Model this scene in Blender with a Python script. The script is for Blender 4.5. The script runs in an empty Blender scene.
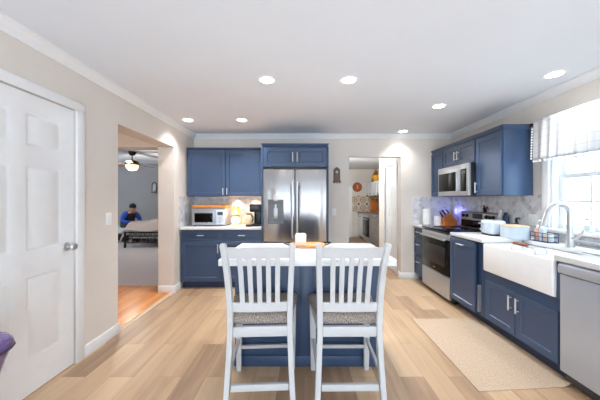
import bpy, bmesh, math, random
from mathutils import Vector, Matrix
random.seed(7)
PI = math.pi
SC = bpy.context.scene
COL = SC.collection

# ------------------------------------------------------------------ camera, world, exposure
CAMZ = 1.317
cam_d = bpy.data.cameras.new('camera'); cam_d.sensor_width = 36; cam_d.lens = 267*36/600
cam_d.shift_x = -3/600; cam_d.clip_start = 0.05
cam = bpy.data.objects.new('camera', cam_d); COL.objects.link(cam)
cam.location = (0, 0, CAMZ); cam.rotation_euler = (PI/2, 0, 0)
SC.camera = cam
w = bpy.data.worlds.new('daylight'); SC.world = w; w.use_nodes = True
bg = w.node_tree.nodes['Background']; bg.inputs[1].default_value = 1.0
# overcast sky: zenith three times as bright as the horizon
SKY = 12.0
_n = w.node_tree.nodes; _l = w.node_tree.links
_tc = _n.new('ShaderNodeTexCoord'); _sx = _n.new('ShaderNodeSeparateXYZ'); _l.new(_tc.outputs['Generated'], _sx.inputs[0])
_mr = _n.new('ShaderNodeMapRange'); _mr.inputs['From Min'].default_value = 0; _mr.inputs['From Max'].default_value = 1
_mr.inputs['To Min'].default_value = SKY/3; _mr.inputs['To Max'].default_value = SKY; _l.new(_sx.outputs['Z'], _mr.inputs['Value'])
_vm = _n.new('ShaderNodeVectorMath'); _vm.operation = 'SCALE'; _vm.inputs[0].default_value = (0.80, 0.93, 1.05)
_l.new(_mr.outputs[0], _vm.inputs['Scale']); _l.new(_vm.outputs[0], bg.inputs[0])
SC.view_settings.view_transform = 'Standard'; SC.view_settings.look = 'None'
SC.view_settings.gamma = 1; SC.view_settings.use_curve_mapping = False
SC.view_settings.exposure = 0.07
CAN_W = 9.0          # each recessed lamp

def portal(loc, rot, sx, sy):
    l = bpy.data.lights.new('portal', 'AREA'); l.shape = 'RECTANGLE'; l.size = sx; l.size_y = sy
    l.cycles.is_portal = True
    o = bpy.data.objects.new('portal', l); COL.objects.link(o); o.location = loc; o.rotation_euler = rot
portal((2.68, 2.25, 1.55), (0, PI/2, 0), 1.05, 0.9)          # kitchen window
portal((0.3, -2.3, 1.1), (PI/2, 0, 0), 4.0, 2.2)             # opening added behind the camera for daylight
portal((-8.1, 6.5, 1.5), (0, -PI/2, 0), 1.4, 2.0)             # unseen opening added to light the bedroom

def lamp(name, loc, power, col, size=0.1, kind='AREA', parent=None):
    l = bpy.data.lights.new(name, kind); l.energy = power; l.color = col
    if kind == 'AREA': l.shape = 'DISK'; l.size = size; l.spread = 1.9
    else: l.shadow_soft_size = size
    o = bpy.data.objects.new(name, l); COL.objects.link(o); o.location = loc
    if parent: o.parent = parent
    return o

# ------------------------------------------------------------------ materials
def lin(c):
    r = []
    for v in c:
        v /= 255.0
        r.append(v/12.92 if v <= 0.04045 else ((v+0.055)/1.055)**2.4)
    return (r[0], r[1], r[2], 1)

def newmat(name):
    m = bpy.data.materials.new(name); m.use_nodes = True
    nt = m.node_tree
    return m, nt, nt.nodes['Principled BSDF']

def mat(name, rgb, rough=0.5, metal=0.0, var=0.04, scale=12, bump=0.0, bscale=80, emit=None, estr=0, spec=None, coat=0):
    m, nt, b = newmat(name)
    N = nt.nodes; L = nt.links
    tc = N.new('ShaderNodeTexCoord')
    nz = N.new('ShaderNodeTexNoise'); nz.inputs['Scale'].default_value = scale; nz.inputs['Detail'].default_value = 3
    L.new(tc.outputs['Object'], nz.inputs['Vector'])
    rp = N.new('ShaderNodeValToRGB')
    c = lin(rgb)
    lo = [max(0, x*(1-var*2)) for x in c[:3]]+[1]; hi = [min(1, x*(1+var*2)) for x in c[:3]]+[1]
    rp.color_ramp.elements[0].color = lo; rp.color_ramp.elements[1].color = hi
    rp.color_ramp.elements[0].position = .3; rp.color_ramp.elements[1].position = .7
    L.new(nz.outputs['Fac'], rp.inputs['Fac']); L.new(rp.outputs['Color'], b.inputs['Base Color'])
    b.inputs['Roughness'].default_value = rough; b.inputs['Metallic'].default_value = metal
    if spec is not None: b.inputs['Specular IOR Level'].default_value = spec
    if coat: b.inputs['Coat Weight'].default_value = coat
    if bump:
        n2 = N.new('ShaderNodeTexNoise'); n2.inputs['Scale'].default_value = bscale
        L.new(tc.outputs['Object'], n2.inputs['Vector'])
        bp = N.new('ShaderNodeBump'); bp.inputs['Strength'].default_value = bump; bp.inputs['Distance'].default_value = 0.01
        L.new(n2.outputs['Fac'], bp.inputs['Height']); L.new(bp.outputs['Normal'], b.inputs['Normal'])
    if emit:
        b.inputs['Emission Color'].default_value = lin(emit); b.inputs['Emission Strength'].default_value = estr
    return m

def brushed(name, rgb, rough=0.3, stretch=(1, 1, 60), metal=1.0):
    m, nt, b = newmat(name); N = nt.nodes; L = nt.links
    tc = N.new('ShaderNodeTexCoord'); mp = N.new('ShaderNodeMapping'); mp.inputs['Scale'].default_value = stretch
    L.new(tc.outputs['Object'], mp.inputs['Vector'])
    nz = N.new('ShaderNodeTexNoise'); nz.inputs['Scale'].default_value = 6; nz.inputs['Detail'].default_value = 4
    L.new(mp.outputs['Vector'], nz.inputs['Vector'])
    rp = N.new('ShaderNodeMapRange'); rp.inputs['To Min'].default_value = rough*.8; rp.inputs['To Max'].default_value = rough*1.25
    L.new(nz.outputs['Fac'], rp.inputs['Value']); L.new(rp.outputs['Result'], b.inputs['Roughness'])
    b.inputs['Base Color'].default_value = lin(rgb); b.inputs['Metallic'].default_value = metal
    bp = N.new('ShaderNodeBump'); bp.inputs['Strength'].default_value = .04; bp.inputs['Distance'].default_value = .01
    n2 = N.new('ShaderNodeTexNoise'); n2.inputs['Scale'].default_value = 2.2; n2.inputs['Detail'].default_value = 1
    mp2 = N.new('ShaderNodeMapping'); mp2.inputs['Scale'].default_value = (3, 3, .5); L.new(tc.outputs['Object'], mp2.inputs['Vector'])
    L.new(mp2.outputs['Vector'], n2.inputs['Vector']); L.new(n2.outputs['Fac'], bp.inputs['Height'])
    if 'door' in name:
        bp.inputs['Strength'].default_value = .55; bp.inputs['Distance'].default_value = .03
        L.new(bp.outputs['Normal'], b.inputs['Normal'])
    return m

def planks(name, c1, c2, c3, width, length, grain=1.0, rough=0.35):
    m, nt, b = newmat(name); N = nt.nodes; L = nt.links
    tc = N.new('ShaderNodeTexCoord'); sp = N.new('ShaderNodeSeparateXYZ'); cb = N.new('ShaderNodeCombineXYZ')
    L.new(tc.outputs['Object'], sp.inputs[0]); L.new(sp.outputs['Y'], cb.inputs['X']); L.new(sp.outputs['X'], cb.inputs['Y'])
    br = N.new('ShaderNodeTexBrick'); br.offset = .37; br.offset_frequency = 2
    br.inputs['Scale'].default_value = 1; br.inputs['Brick Width'].default_value = length; br.inputs['Row Height'].default_value = width
    br.inputs['Mortar Size'].default_value = .0012; br.inputs['Mortar Smooth'].default_value = .3; br.inputs['Bias'].default_value = 0
    br.inputs['Color1'].default_value = (0, 0, 0, 1); br.inputs['Color2'].default_value = (1, 1, 1, 1); br.inputs['Mortar'].default_value = (.35, .35, .35, 1)
    L.new(cb.outputs[0], br.inputs['Vector'])
    rp = N.new('ShaderNodeValToRGB'); e = rp.color_ramp.elements
    e[0].color = lin(c1); e[1].color = lin(c3); e[1].position = 1; e2 = e.new(.5); e2.color = lin(c2)
    # grain offsets the tone along the board
    mp = N.new('ShaderNodeMapping'); mp.inputs['Scale'].default_value = (13, 1.0, 1); L.new(tc.outputs['Object'], mp.inputs['Vector'])
    # shift grain per board
    ad = N.new('ShaderNodeVectorMath'); ad.operation = 'MULTIPLY_ADD'
    L.new(br.outputs['Color'], ad.inputs[0]); ad.inputs[1].default_value = (37, 19, 11); L.new(mp.outputs[0], ad.inputs[2])
    nz = N.new('ShaderNodeTexNoise'); nz.inputs['Scale'].default_value = 1.0; nz.inputs['Detail'].default_value = 6; nz.inputs['Roughness'].default_value = .62
    nz.inputs['Distortion'].default_value = .8
    L.new(ad.outputs[0], nz.inputs['Vector'])
    mx = N.new('ShaderNodeMath'); mx.operation = 'MULTIPLY_ADD'; mx.inputs[1].default_value = 1.5*grain; mx.inputs[2].default_value = -.75*grain
    L.new(nz.outputs['Fac'], mx.inputs[0])
    sc = N.new('ShaderNodeMath'); sc.operation = 'MULTIPLY_ADD'; sc.inputs[1].default_value = .75; L.new(br.outputs['Color'], sc.inputs[0])
    ad2 = N.new('ShaderNodeMath'); ad2.operation = 'ADD'; ad2.inputs[1].default_value = .12; L.new(mx.outputs[0], ad2.inputs[0]); L.new(ad2.outputs[0], sc.inputs[2])
    L.new(sc.outputs[0], rp.inputs['Fac'])
    mm = N.new('ShaderNodeMixRGB'); mm.blend_type = 'MULTIPLY'; mm.inputs['Color2'].default_value = (.62, .55, .5, 1)
    L.new(br.outputs['Fac'], mm.inputs['Fac']); L.new(rp.outputs['Color'], mm.inputs['Color1'])
    L.new(mm.outputs[0], b.inputs['Base Color']); b.inputs['Roughness'].default_value = rough
    bp = N.new('ShaderNodeBump'); bp.inputs['Strength'].default_value = .15; bp.inputs['Distance'].default_value = .002
    L.new(nz.outputs['Fac'], bp.inputs['Height']); L.new(bp.outputs['Normal'], b.inputs['Normal'])
    return m

def mosaic(name, axis):
    """lantern-like diamond marble tiles; axis = horizontal world axis of the wall"""
    m, nt, b = newmat(name); N = nt.nodes; L = nt.links
    tc = N.new('ShaderNodeTexCoord'); sp = N.new('ShaderNodeSeparateXYZ'); L.new(tc.outputs['Object'], sp.inputs[0])
    cb = N.new('ShaderNodeCombineXYZ'); L.new(sp.outputs[axis], cb.inputs['X']); L.new(sp.outputs['Z'], cb.inputs['Y'])
    mp = N.new('ShaderNodeMapping'); mp.inputs['Rotation'].default_value = (0, 0, PI/4); L.new(cb.outputs[0], mp.inputs['Vector'])
    br = N.new('ShaderNodeTexBrick'); br.offset = 0; br.inputs['Scale'].default_value = 1
    br.inputs['Brick Width'].default_value = .062; br.inputs['Row Height'].default_value = .062
    br.inputs['Mortar Size'].default_value = .0022; br.inputs['Mortar Smooth'].default_value = .2
    br.inputs['Color1'].default_value = (0, 0, 0, 1); br.inputs['Color2'].default_value = (1, 1, 1, 1); br.inputs['Mortar'].default_value = (.8, .8, .8, 1)
    L.new(mp.outputs[0], br.inputs['Vector'])
    nz = N.new('ShaderNodeTexNoise'); nz.inputs['Scale'].default_value = 16; nz.inputs['Detail'].default_value = 5; nz.inputs['Distortion'].default_value = 1.2
    L.new(cb.outputs[0], nz.inputs['Vector'])
    ma = N.new('ShaderNodeMath'); ma.operation = 'MULTIPLY_ADD'; ma.inputs[1].default_value = .55; L.new(br.outputs['Color'], ma.inputs[0])
    mb_ = N.new('ShaderNodeMath'); mb_.operation = 'MULTIPLY_ADD'; mb_.inputs[1].default_value = 1.1; mb_.inputs[2].default_value = -.33
    L.new(nz.outputs['Fac'], mb_.inputs[0]); L.new(mb_.outputs[0], ma.inputs[2])
    rp = N.new('ShaderNodeValToRGB'); e = rp.color_ramp.elements
    e[0].color = lin((168, 170, 180)); e[1].color = lin((236, 236, 236)); e2 = e.new(.45); e2.color = lin((212, 212, 215))
    L.new(ma.outputs[0], rp.inputs['Fac'])
    mm = N.new('ShaderNodeMixRGB'); mm.inputs['Color2'].default_value = lin((222, 221, 220)); L.new(br.outputs['Fac'], mm.inputs['Fac'])
    L.new(rp.outputs[0], mm.inputs['Color1']); L.new(mm.outputs[0], b.inputs['Base Color'])
    b.inputs['Roughness'].default_value = .22
    bp = N.new('ShaderNodeBump'); bp.inputs['Strength'].default_value = .3; bp.inputs['Distance'].default_value = .002; bp.invert = True
    L.new(br.outputs['Fac'], bp.inputs['Height']); L.new(bp.outputs['Normal'], b.inputs['Normal'])
    return m

def patterned_tile(name):
    m, nt, b = newmat(name); N = nt.nodes; L = nt.links
    tc = N.new('ShaderNodeTexCoord'); sp = N.new('ShaderNodeSeparateXYZ'); L.new(tc.outputs['Object'], sp.inputs[0])
    sm = N.new('ShaderNodeMath'); sm.operation = 'ADD'; L.new(sp.outputs['X'], sm.inputs[0]); L.new(sp.outputs['Y'], sm.inputs[1])
    cb = N.new('ShaderNodeCombineXYZ'); L.new(sm.outputs[0], cb.inputs['X']); L.new(sp.outputs['Z'], cb.inputs['Y'])
    sc = N.new('ShaderNodeVectorMath'); sc.operation = 'SCALE'; sc.inputs['Scale'].default_value = 3.4; L.new(cb.outputs[0], sc.inputs[0])
    fr = N.new('ShaderNodeVectorMath'); fr.operation = 'FRACTION'; L.new(sc.outputs[0], fr.inputs[0])
    sb = N.new('ShaderNodeVectorMath'); sb.operation = 'SUBTRACT'; sb.inputs[1].default_value = (.5, .5, 0); L.new(fr.outputs[0], sb.inputs[0])
    ln = N.new('ShaderNodeVectorMath'); ln.operation = 'LENGTH'; L.new(sb.outputs[0], ln.inputs[0])
    rp = N.new('ShaderNodeValToRGB'); rp.color_ramp.interpolation = 'CONSTANT'; e = rp.color_ramp.elements
    e[0].color = lin((196, 120, 50)); e[1].color = lin((226, 214, 190)); e[1].position = .14
    for p, c in ((.24, (60, 64, 84)), (.33, (228, 216, 194)), (.42, (176, 120, 70)), (.47, (226, 214, 190)), (.58, (60, 60, 76))):
        q = e.new(p); q.color = lin(c)
    L.new(ln.outputs['Value'], rp.inputs['Fac']); L.new(rp.outputs[0], b.inputs['Base Color']); b.inputs['Roughness'].default_value = .3
    return m

def tweed(name, a, c):
    m, nt, b = newmat(name); N = nt.nodes; L = nt.links
    tc = N.new('ShaderNodeTexCoord'); nz = N.new('ShaderNodeTexNoise'); nz.inputs['Scale'].default_value = 170; nz.inputs['Detail'].default_value = 2
    L.new(tc.outputs['Object'], nz.inputs['Vector'])
    rp = N.new('ShaderNodeValToRGB'); rp.color_ramp.elements[0].color = lin(a); rp.color_ramp.elements[1].color = lin(c)
    rp.color_ramp.elements[0].position = .36; rp.color_ramp.elements[1].position = .64
    L.new(nz.outputs['Fac'], rp.inputs['Fac']); L.new(rp.outputs[0], b.inputs['Base Color']); b.inputs['Roughness'].default_value = .9
    bp = N.new('ShaderNodeBump'); bp.inputs['Strength'].default_value = .5; bp.inputs['Distance'].default_value = .003
    L.new(nz.outputs['Fac'], bp.inputs['Height']); L.new(bp.outputs['Normal'], b.inputs['Normal'])
    return m

def wood(name, a, c, stretch=(2, 2, 20), rough=.4):
    m, nt, b = newmat(name); N = nt.nodes; L = nt.links
    tc = N.new('ShaderNodeTexCoord'); mp = N.new('ShaderNodeMapping'); mp.inputs['Scale'].default_value = stretch
    L.new(tc.outputs['Object'], mp.inputs['Vector'])
    nz = N.new('ShaderNodeTexNoise'); nz.inputs['Scale'].default_value = 3; nz.inputs['Detail'].default_value = 5; L.new(mp.outputs[0], nz.inputs['Vector'])
    rp = N.new('ShaderNodeValToRGB'); rp.color_ramp.elements[0].color = lin(a); rp.color_ramp.elements[1].color = lin(c)
    rp.color_ramp.elements[0].position = .3; rp.color_ramp.elements[1].position = .7
    L.new(nz.outputs['Fac'], rp.inputs['Fac']); L.new(rp.outputs[0], b.inputs['Base Color']); b.inputs['Roughness'].default_value = rough
    return m

def glass(name, tint=(240, 248, 250), gloss=.06):
    m = bpy.data.materials.new(name); m.use_nodes = True; nt = m.node_tree; N = nt.nodes; L = nt.links
    N.remove(N['Principled BSDF'])
    tr = N.new('ShaderNodeBsdfTransparent'); tr.inputs[0].default_value = lin(tint)
    gl = N.new('ShaderNodeBsdfGlossy'); gl.inputs['Roughness'].default_value = .03
    mx = N.new('ShaderNodeMixShader')
    mx.inputs[0].default_value = gloss; L.new(tr.outputs[0], mx.inputs[1]); L.new(gl.outputs[0], mx.inputs[2])
    L.new(mx.outputs[0], N['Material Output'].inputs['Surface'])
    return m

def sheer(name):
    m = bpy.data.materials.new(name); m.use_nodes = True; nt = m.node_tree; N = nt.nodes; L = nt.links
    N.remove(N['Principled BSDF'])
    tc = N.new('ShaderNodeTexCoord'); sp = N.new('ShaderNodeSeparateXYZ'); L.new(tc.outputs['Object'], sp.inputs[0])
    def lines(sock, period, wdt):
        a = N.new('ShaderNodeMath'); a.operation = 'PINGPONG'; a.inputs[1].default_value = period/2; L.new(sock, a.inputs[0])
        c = N.new('ShaderNodeMath'); c.operation = 'LESS_THAN'; c.inputs[1].default_value = wdt; L.new(a.outputs[0], c.inputs[0]); return c
    a = lines(sp.outputs['Y'], .09, .0018); c = lines(sp.outputs['Z'], .075, .0018)
    mxm = N.new('ShaderNodeMath'); mxm.operation = 'MAXIMUM'; L.new(a.outputs[0], mxm.inputs[0]); L.new(c.outputs[0], mxm.inputs[1])
    cm = N.new('ShaderNodeMixRGB'); cm.inputs[1].default_value = lin((222, 222, 222)); cm.inputs[2].default_value = lin((184, 190, 206)); L.new(mxm.outputs[0], cm.inputs[0])
    df = N.new('ShaderNodeBsdfDiffuse'); tl = N.new('ShaderNodeBsdfTranslucent'); tp = N.new('ShaderNodeBsdfTransparent')
    L.new(cm.outputs[0], df.inputs[0]); L.new(cm.outputs[0], tl.inputs[0])
    m1 = N.new('ShaderNodeMixShader'); m1.inputs[0].default_value = .12; L.new(df.outputs[0], m1.inputs[1]); L.new(tl.outputs[0], m1.inputs[2])
    m2 = N.new('ShaderNodeMixShader'); m2.inputs[0].default_value = .06; L.new(m1.outputs[0], m2.inputs[1]); L.new(tp.outputs[0], m2.inputs[2])
    L.new(m2.outputs[0], N['Material Output'].inputs['Surface'])
    return m

M = {}
M['wall'] = mat('beige_paint', (220, 212, 203), .75, var=.012, scale=3)
M['ceil'] = mat('ceiling_paint', (230, 234, 240), .8, var=.006, scale=2)
M['trim'] = mat('white_trim_paint', (236, 236, 236), .4, var=.008)
M['floor'] = planks('oak_planks', (143, 113, 90), (190, 158, 125), (211, 181, 147), .18, 1.22, .6)
M['hardwood'] = planks('orange_hardwood', (196, 112, 44), (218, 138, 62), (232, 158, 84), .06, .9, .6, .25)
M['rearwood'] = planks('brown_hardwood', (120, 88, 62), (150, 112, 80), (176, 136, 100), .06, .9, .6, .35)
M['carpet'] = mat('grey_carpet', (196, 188, 188), .95, var=.06, scale=60, bump=.4, bscale=300)
M['bedwall'] = mat('grey_paint', (172, 170, 170), .8, var=.01, scale=3)
M['blue'] = mat('navy_cabinet_paint', (56, 76, 106), .36, var=.02, scale=5)
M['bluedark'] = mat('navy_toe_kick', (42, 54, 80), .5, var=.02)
M['quartz'] = mat('white_quartz', (228, 228, 229), .18, var=.012, scale=6)
M['steel'] = brushed('brushed_steel', (190, 191, 194), .36, metal=.75)
M['steeldoor'] = brushed('steel_door_sheet', (186, 186, 188), .24)
M['nickel'] = brushed('satin_nickel', (196, 197, 199), .32, metal=.75)
M['pull'] = brushed('polished_pull', (222, 222, 222), .3, metal=.7)
M['ovensteel'] = brushed('oven_steel', (168, 172, 182), .35, metal=.6)
M['dwsteel'] = brushed('dishwasher_steel', (186, 192, 202), .42, metal=.4)
M['midgrey'] = mat('mid_grey_plastic', (104, 105, 108), .35)
M['dark'] = mat('black_plastic', (18, 18, 20), .35, var=.05)
M['blackglass'] = mat('black_glass', (8, 8, 10), .1, var=.02, spec=.14)
M['darkgrey'] = mat('dark_grey_plastic', (58, 58, 62), .4)
M['whitegloss'] = mat('white_gloss', (240, 240, 240), .18, var=.006)
M['fireclay'] = mat('white_fireclay', (244, 244, 244), .15, var=.006)
M['whitematte'] = mat('white_plastic', (238, 238, 238), .45, var=.006)
M['chairwhite'] = mat('white_chair_paint', (194, 195, 197), .38, var=.012)
M['tweed'] = tweed('grey_brown_tweed', (96, 84, 76), (182, 170, 160))
M['mosx'] = mosaic('marble_mosaic_back', 'X'); M['mosy'] = mosaic('marble_mosaic_side', 'Y')
M['rug'] = tweed('beige_rug', (178, 152, 128), (206, 184, 160))
M['orange_wood'] = wood('orange_wood', (196, 112, 44), (224, 146, 70), (8, 1, 1))
M['block_wood'] = wood('block_wood', (176, 96, 40), (214, 136, 74), (1, 6, 2))
M['tray_wood'] = wood('tray_wood', (204, 140, 84), (230, 176, 122), (1, 8, 1))
M['light_wood'] = wood('light_wood', (206, 178, 144), (224, 200, 170), (8, 1, 1))
M['brown_wood'] = wood('brown_wood', (74, 46, 34), (120, 80, 58), (6, 6, 1))
M['grip_wood'] = wood('grip_wood', (140, 78, 50), (176, 108, 76), (1, 8, 1))
M['cream'] = mat('cream_enamel', (238, 214, 176), .3)
M['navywire'] = mat('navy_wire', (36, 58, 104), .4)
M['glass'] = glass('window_glass'); M['jarglass'] = glass('jar_glass', (250, 252, 253))
M['sheer'] = sheer('plaid_sheer')
M['pom'] = mat('white_cotton', (240, 240, 240), .9, bump=.6, bscale=400)
M['purple'] = mat('purple_leather', (108, 84, 152), .2, var=.12, scale=6, bump=.12, bscale=60, coat=.4)
M['purpledark'] = mat('purple_piping', (44, 30, 62), .4)
M['bulb'] = mat('lamp_lens', (255, 255, 255), .4, emit=(255, 250, 240), estr=14)
M['warmfill'] = mat('warm_fill_strip', (255, 230, 200), .4, emit=(255, 214, 170), estr=1.2)  # glow for the strip added under the left wall cabinet
M['amber'] = mat('lit_amber_glass', (250, 190, 80), .3, var=.15, scale=30, emit=(255, 176, 70), estr=2.2)
M['fanglass'] = mat('lit_fan_bowl', (255, 236, 200), .4, emit=(255, 226, 176), estr=1.5)
M['blueled'] = mat('blue_night_light', (80, 90, 255), .4, emit=(60, 60, 255), estr=14)
M['bronze'] = mat('dark_bronze', (38, 32, 30), .4, metal=.6)
M['fanblade'] = wood('fan_blade_wood', (78, 62, 54), (112, 90, 78), (6, 1, 1))
M['duvet'] = tweed('beige_duvet', (224, 208, 204), (246, 236, 232))
M['sheet'] = mat('pale_green_sheet', (206, 214, 210), .9)
M['pillow'] = mat('grey_pillow', (110, 106, 110), .9)
M['blackmetal'] = mat('black_metal', (22, 22, 24), .4)
M['skin'] = mat('skin', (196, 150, 128), .6, var=.05)
M['hair'] = mat('black_hair', (24, 20, 20), .6, bump=.5, bscale=120)
M['jacket'] = mat('blue_jacket', (44, 84, 186), .8)
M['shirt'] = mat('black_shirt', (30, 28, 34), .85)
M['trousers'] = mat('dark_trousers', (40, 42, 56), .85)
M['copper'] = mat('copper_orange', (206, 112, 40), .4, var=.12, scale=8)
M['basket'] = tweed('yellow_orange_weave', (186, 96, 26), (240, 190, 70))
M['plaque'] = mat('terracotta_plaque', (156, 72, 34), .6, var=.2, scale=14)
M['gold'] = mat('ochre_paint', (214, 160, 70), .5)
M['farwhite'] = mat('grey_white_cabinet', (214, 214, 214), .4)
M['graystone'] = mat('grey_stone', (120, 112, 108), .3, var=.15, scale=20)
M['red'] = mat('red_glaze', (150, 44, 34), .3)
M['teal'] = mat('pale_teal_liquid', (232, 238, 238), .15)
M['soapblue'] = mat('pale_blue_plastic', (206, 220, 234), .25)
M['orangesoap'] = mat('peach_bottle', (224, 168, 140), .3)
M['sponge'] = mat('cream_sponge', (226, 206, 180), .9, bump=.6, bscale=120)
M['toaster'] = mat('pale_blue_enamel', (198, 210, 222), .2)
M['bounce'] = mat('bounce_ground', (228, 230, 234), .9, var=.1, scale=.6)  # near white so the ground throws daylight up to the ceiling
M['siding'] = mat('pale_blue_siding', (206, 218, 236), .8, var=.05, scale=1)
M['greycloth'] = mat('grey_board', (150, 148, 146), .6)
M['paper'] = mat('paper_towel', (244, 244, 242), .95, bump=.3, bscale=150)

# ------------------------------------------------------------------ geometry helpers
class MB:
    def __init__(s): s.bm = bmesh.new()
    def box(s, x0, x1, y0, y1, z0, z1, bev=0, seg=2):
        r = bmesh.ops.create_cube(s.bm, size=1)
        vs = r['verts']
        for v in vs:
            v.co = Vector(((x0+x1)/2+v.co.x*(x1-x0), (y0+y1)/2+v.co.y*(y1-y0), (z0+z1)/2+v.co.z*(z1-z0)))
        if bev:
            es = list({e for v in vs for e in v.link_edges})
            bmesh.ops.bevel(s.bm, geom=es, offset=bev, segments=seg, affect='EDGES', profile=.5)
        return s
    def loft(s, rings, cap=True, closed=True):
        R = [[s.bm.verts.new(p) for p in r] for r in rings]
        n = len(R[0])
        for a, b in zip(R[:-1], R[1:]):
            for i in range(n if closed else n-1):
                j = (i+1) % n
                try: s.bm.faces.new((a[i], a[j], b[j], b[i]))
                except ValueError: pass
        if cap:
            for r in (R[0], R[-1]):
                try: s.bm.faces.new(r)
                except ValueError: pass
        return s
    def lathe(s, prof, c=(0, 0, 0), seg=24, sx=1, sy=1, axis='Z'):
        rings = []
        for r, z in prof:
            ring = []
            for i in range(seg):
                a = 2*PI*i/seg; p = (max(r, 1e-4)*math.cos(a)*sx, max(r, 1e-4)*math.sin(a)*sy, z)
                if axis == 'X': p = (p[2], p[0], p[1])
                if axis == 'Y': p = (p[0], p[2], p[1])
                ring.append(Vector(p)+Vector(c))
            rings.append(ring)
        return s.loft(rings)
    def tube(s, pts, r, seg=8, closed=False):
        P = [Vector(p) for p in pts]; n = len(P); rings = []; up = None
        for i in range(n):
            if closed: d = (P[(i+1) % n]-P[i-1])
            else: d = P[min(i+1, n-1)]-P[max(i-1, 0)]
            d.normalize()
            if up is None:
                up = Vector((0, 0, 1)) if abs(d.z) < .9 else Vector((1, 0, 0))
            x = (up-d*up.dot(d)).normalized(); up = x; y = d.cross(x)
            rr = r[i] if isinstance(r, (list, tuple)) else r
            rings.append([P[i]+(x*math.cos(2*PI*k/seg)+y*math.sin(2*PI*k/seg))*rr for k in range(seg)])
        if closed: rings.append(rings[0])
        return s.loft(rings, cap=not closed)
    def post(s, pts, bev=.004):
        """vertical rectangular sweep: pts = (x, y, z, wx, wy)"""
        rings = []
        for x, y, z, wx, wy in pts:
            a, b = wx/2, wy/2; c = min(bev, a*.45, b*.45)
            rings.append([(x-a+c, y-b, z), (x+a-c, y-b, z), (x+a, y-b+c, z), (x+a, y+b-c, z), (x+a-c, y+b, z), (x-a+c, y+b, z), (x-a, y+b-c, z), (x-a, y-b+c, z)])
        return s.loft(rings)
    def prism(s, poly, lo, hi, axis='Z'):
        def f(p, h):
            if axis == 'Z': return (p[0], p[1], h)
            if axis == 'Y': return (p[0], h, p[1])
            return (h, p[0], p[1])
        return s.loft([[f(p, lo) for p in poly], [f(p, hi) for p in poly]])
    def shaker(s, x0, x1, z0, z1, y, t=.02, rail=.057, rec=.009):
        """door slab whose face looks to -y, with a recessed flat panel"""
        def ring(d, yy): return [(x0+d, yy, z0+d), (x1-d, yy, z0+d), (x1-d, yy, z1-d), (x0+d, yy, z1-d)]
        s.loft([ring(0, y+t), ring(0, y+.0025), ring(.0025, y), ring(rail, y), ring(rail+.004, y+rec*.5), ring(rail+.008, y+rec)])
        return s
    def sphere(s, c, r, seg=12, sz=1):
        res = bmesh.ops.create_uvsphere(s.bm, u_segments=seg, v_segments=max(6, seg//2+2), radius=r)
        for v in res['verts']: v.co = Vector((v.co.x, v.co.y, v.co.z*sz))+Vector(c)
        return s
    def move(s, mtx):
        bmesh.ops.transform(s.bm, matrix=mtx, verts=s.bm.verts); return s

def obj(name, mb, m, parent=None, sharp=38):
    bm = mb.bm
    bmesh.ops.recalc_face_normals(bm, faces=bm.faces)
    for f in bm.faces: f.smooth = True
    for e in bm.edges:
        if len(e.link_faces) == 2: e.smooth = e.calc_face_angle(0) < math.radians(sharp)
    me = bpy.data.meshes.new(name); bm.to_mesh(me); bm.free()
    me.materials.append(m)
    o = bpy.data.objects.new(name, me); COL.objects.link(o)
    if parent: o.parent = parent
    return o
def tag(o, label, cat, group=None):
    o['label'] = label; o['category'] = cat
    if group: o['group'] = group
    return o
def thing(name, label, cat, loc=(0, 0, 0), rz=0, group=None):
    o = bpy.data.objects.new(name, None); COL.objects.link(o); o.location = loc; o.rotation_euler = (0, 0, rz)
    o.empty_display_size = .05
    return tag(o, label, cat, group)
def single(name, mb, m, label, cat, loc=(0, 0, 0), rz=0, group=None):
    o = obj(name, mb, m); o.location = loc; o.rotation_euler = (0, 0, rz); return tag(o, label, cat, group)
def struct(name, mb, m, parent=None):
    o = obj(name, mb, m, parent)
    if not parent: o['kind'] = 'structure'
    return o
def dup(root, loc, rz, label, group=None):
    r = root.copy(); COL.objects.link(r); r.location = loc; r.rotation_euler = (0, 0, rz); r['label'] = label
    if group: r['group'] = group
    for ch in list(root.children):
        c = ch.copy(); COL.objects.link(c); c.parent = r
        for g in list(ch.children):
            d = g.copy(); COL.objects.link(d); d.parent = c
    return r

# ------------------------------------------------------------------ the setting
LX, RX, BY, CZ = -1.83, 2.50, 4.48, 2.415
FY = -2.2                                     # rear of the room, behind the camera
HX = -2.06                                    # hall side of the left wall
struct('floor', MB().box(-1.845, 2.70, FY-.12, 4.60, -.06, 0), M['floor'])
struct('trim_6', MB().prism([(-1.885, 0.0), (-1.885, .004), (-1.88, .007), (-1.84, .007), (-1.832, 0.0)], 2.64, 3.80, 'Y'), M['light_wood'])
struct('floor_hall', MB().box(-5.2, -1.8451, 0.2, 4.10, -.06, 0), M['hardwood'])
struct('floor_bedroom', MB().box(-8.2, -2.0, 4.1001, 9.5, -.06, .004), M['carpet'])
struct('floor_rear_hall', MB().box(.3, 3.0, 4.6001, 9.7, -.06, 0), M['rearwood'])
struct('ceiling', MB().box(-2.06, 2.70, FY-.12, 4.60, CZ, CZ+.08), M['ceil'])
struct('ceiling_hall', MB().box(-5.2, -2.0601, .2, 4.05, CZ, CZ+.08), M['ceil'])
struct('ceiling_bedroom', MB().box(-8.2, -2.0, 4.051, 9.5, 2.49, 2.57), M['ceil'])
struct('ceiling_rear_hall', MB().box(.3, 3.0, 4.601, 9.7, CZ, CZ+.08), M['ceil'])
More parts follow.
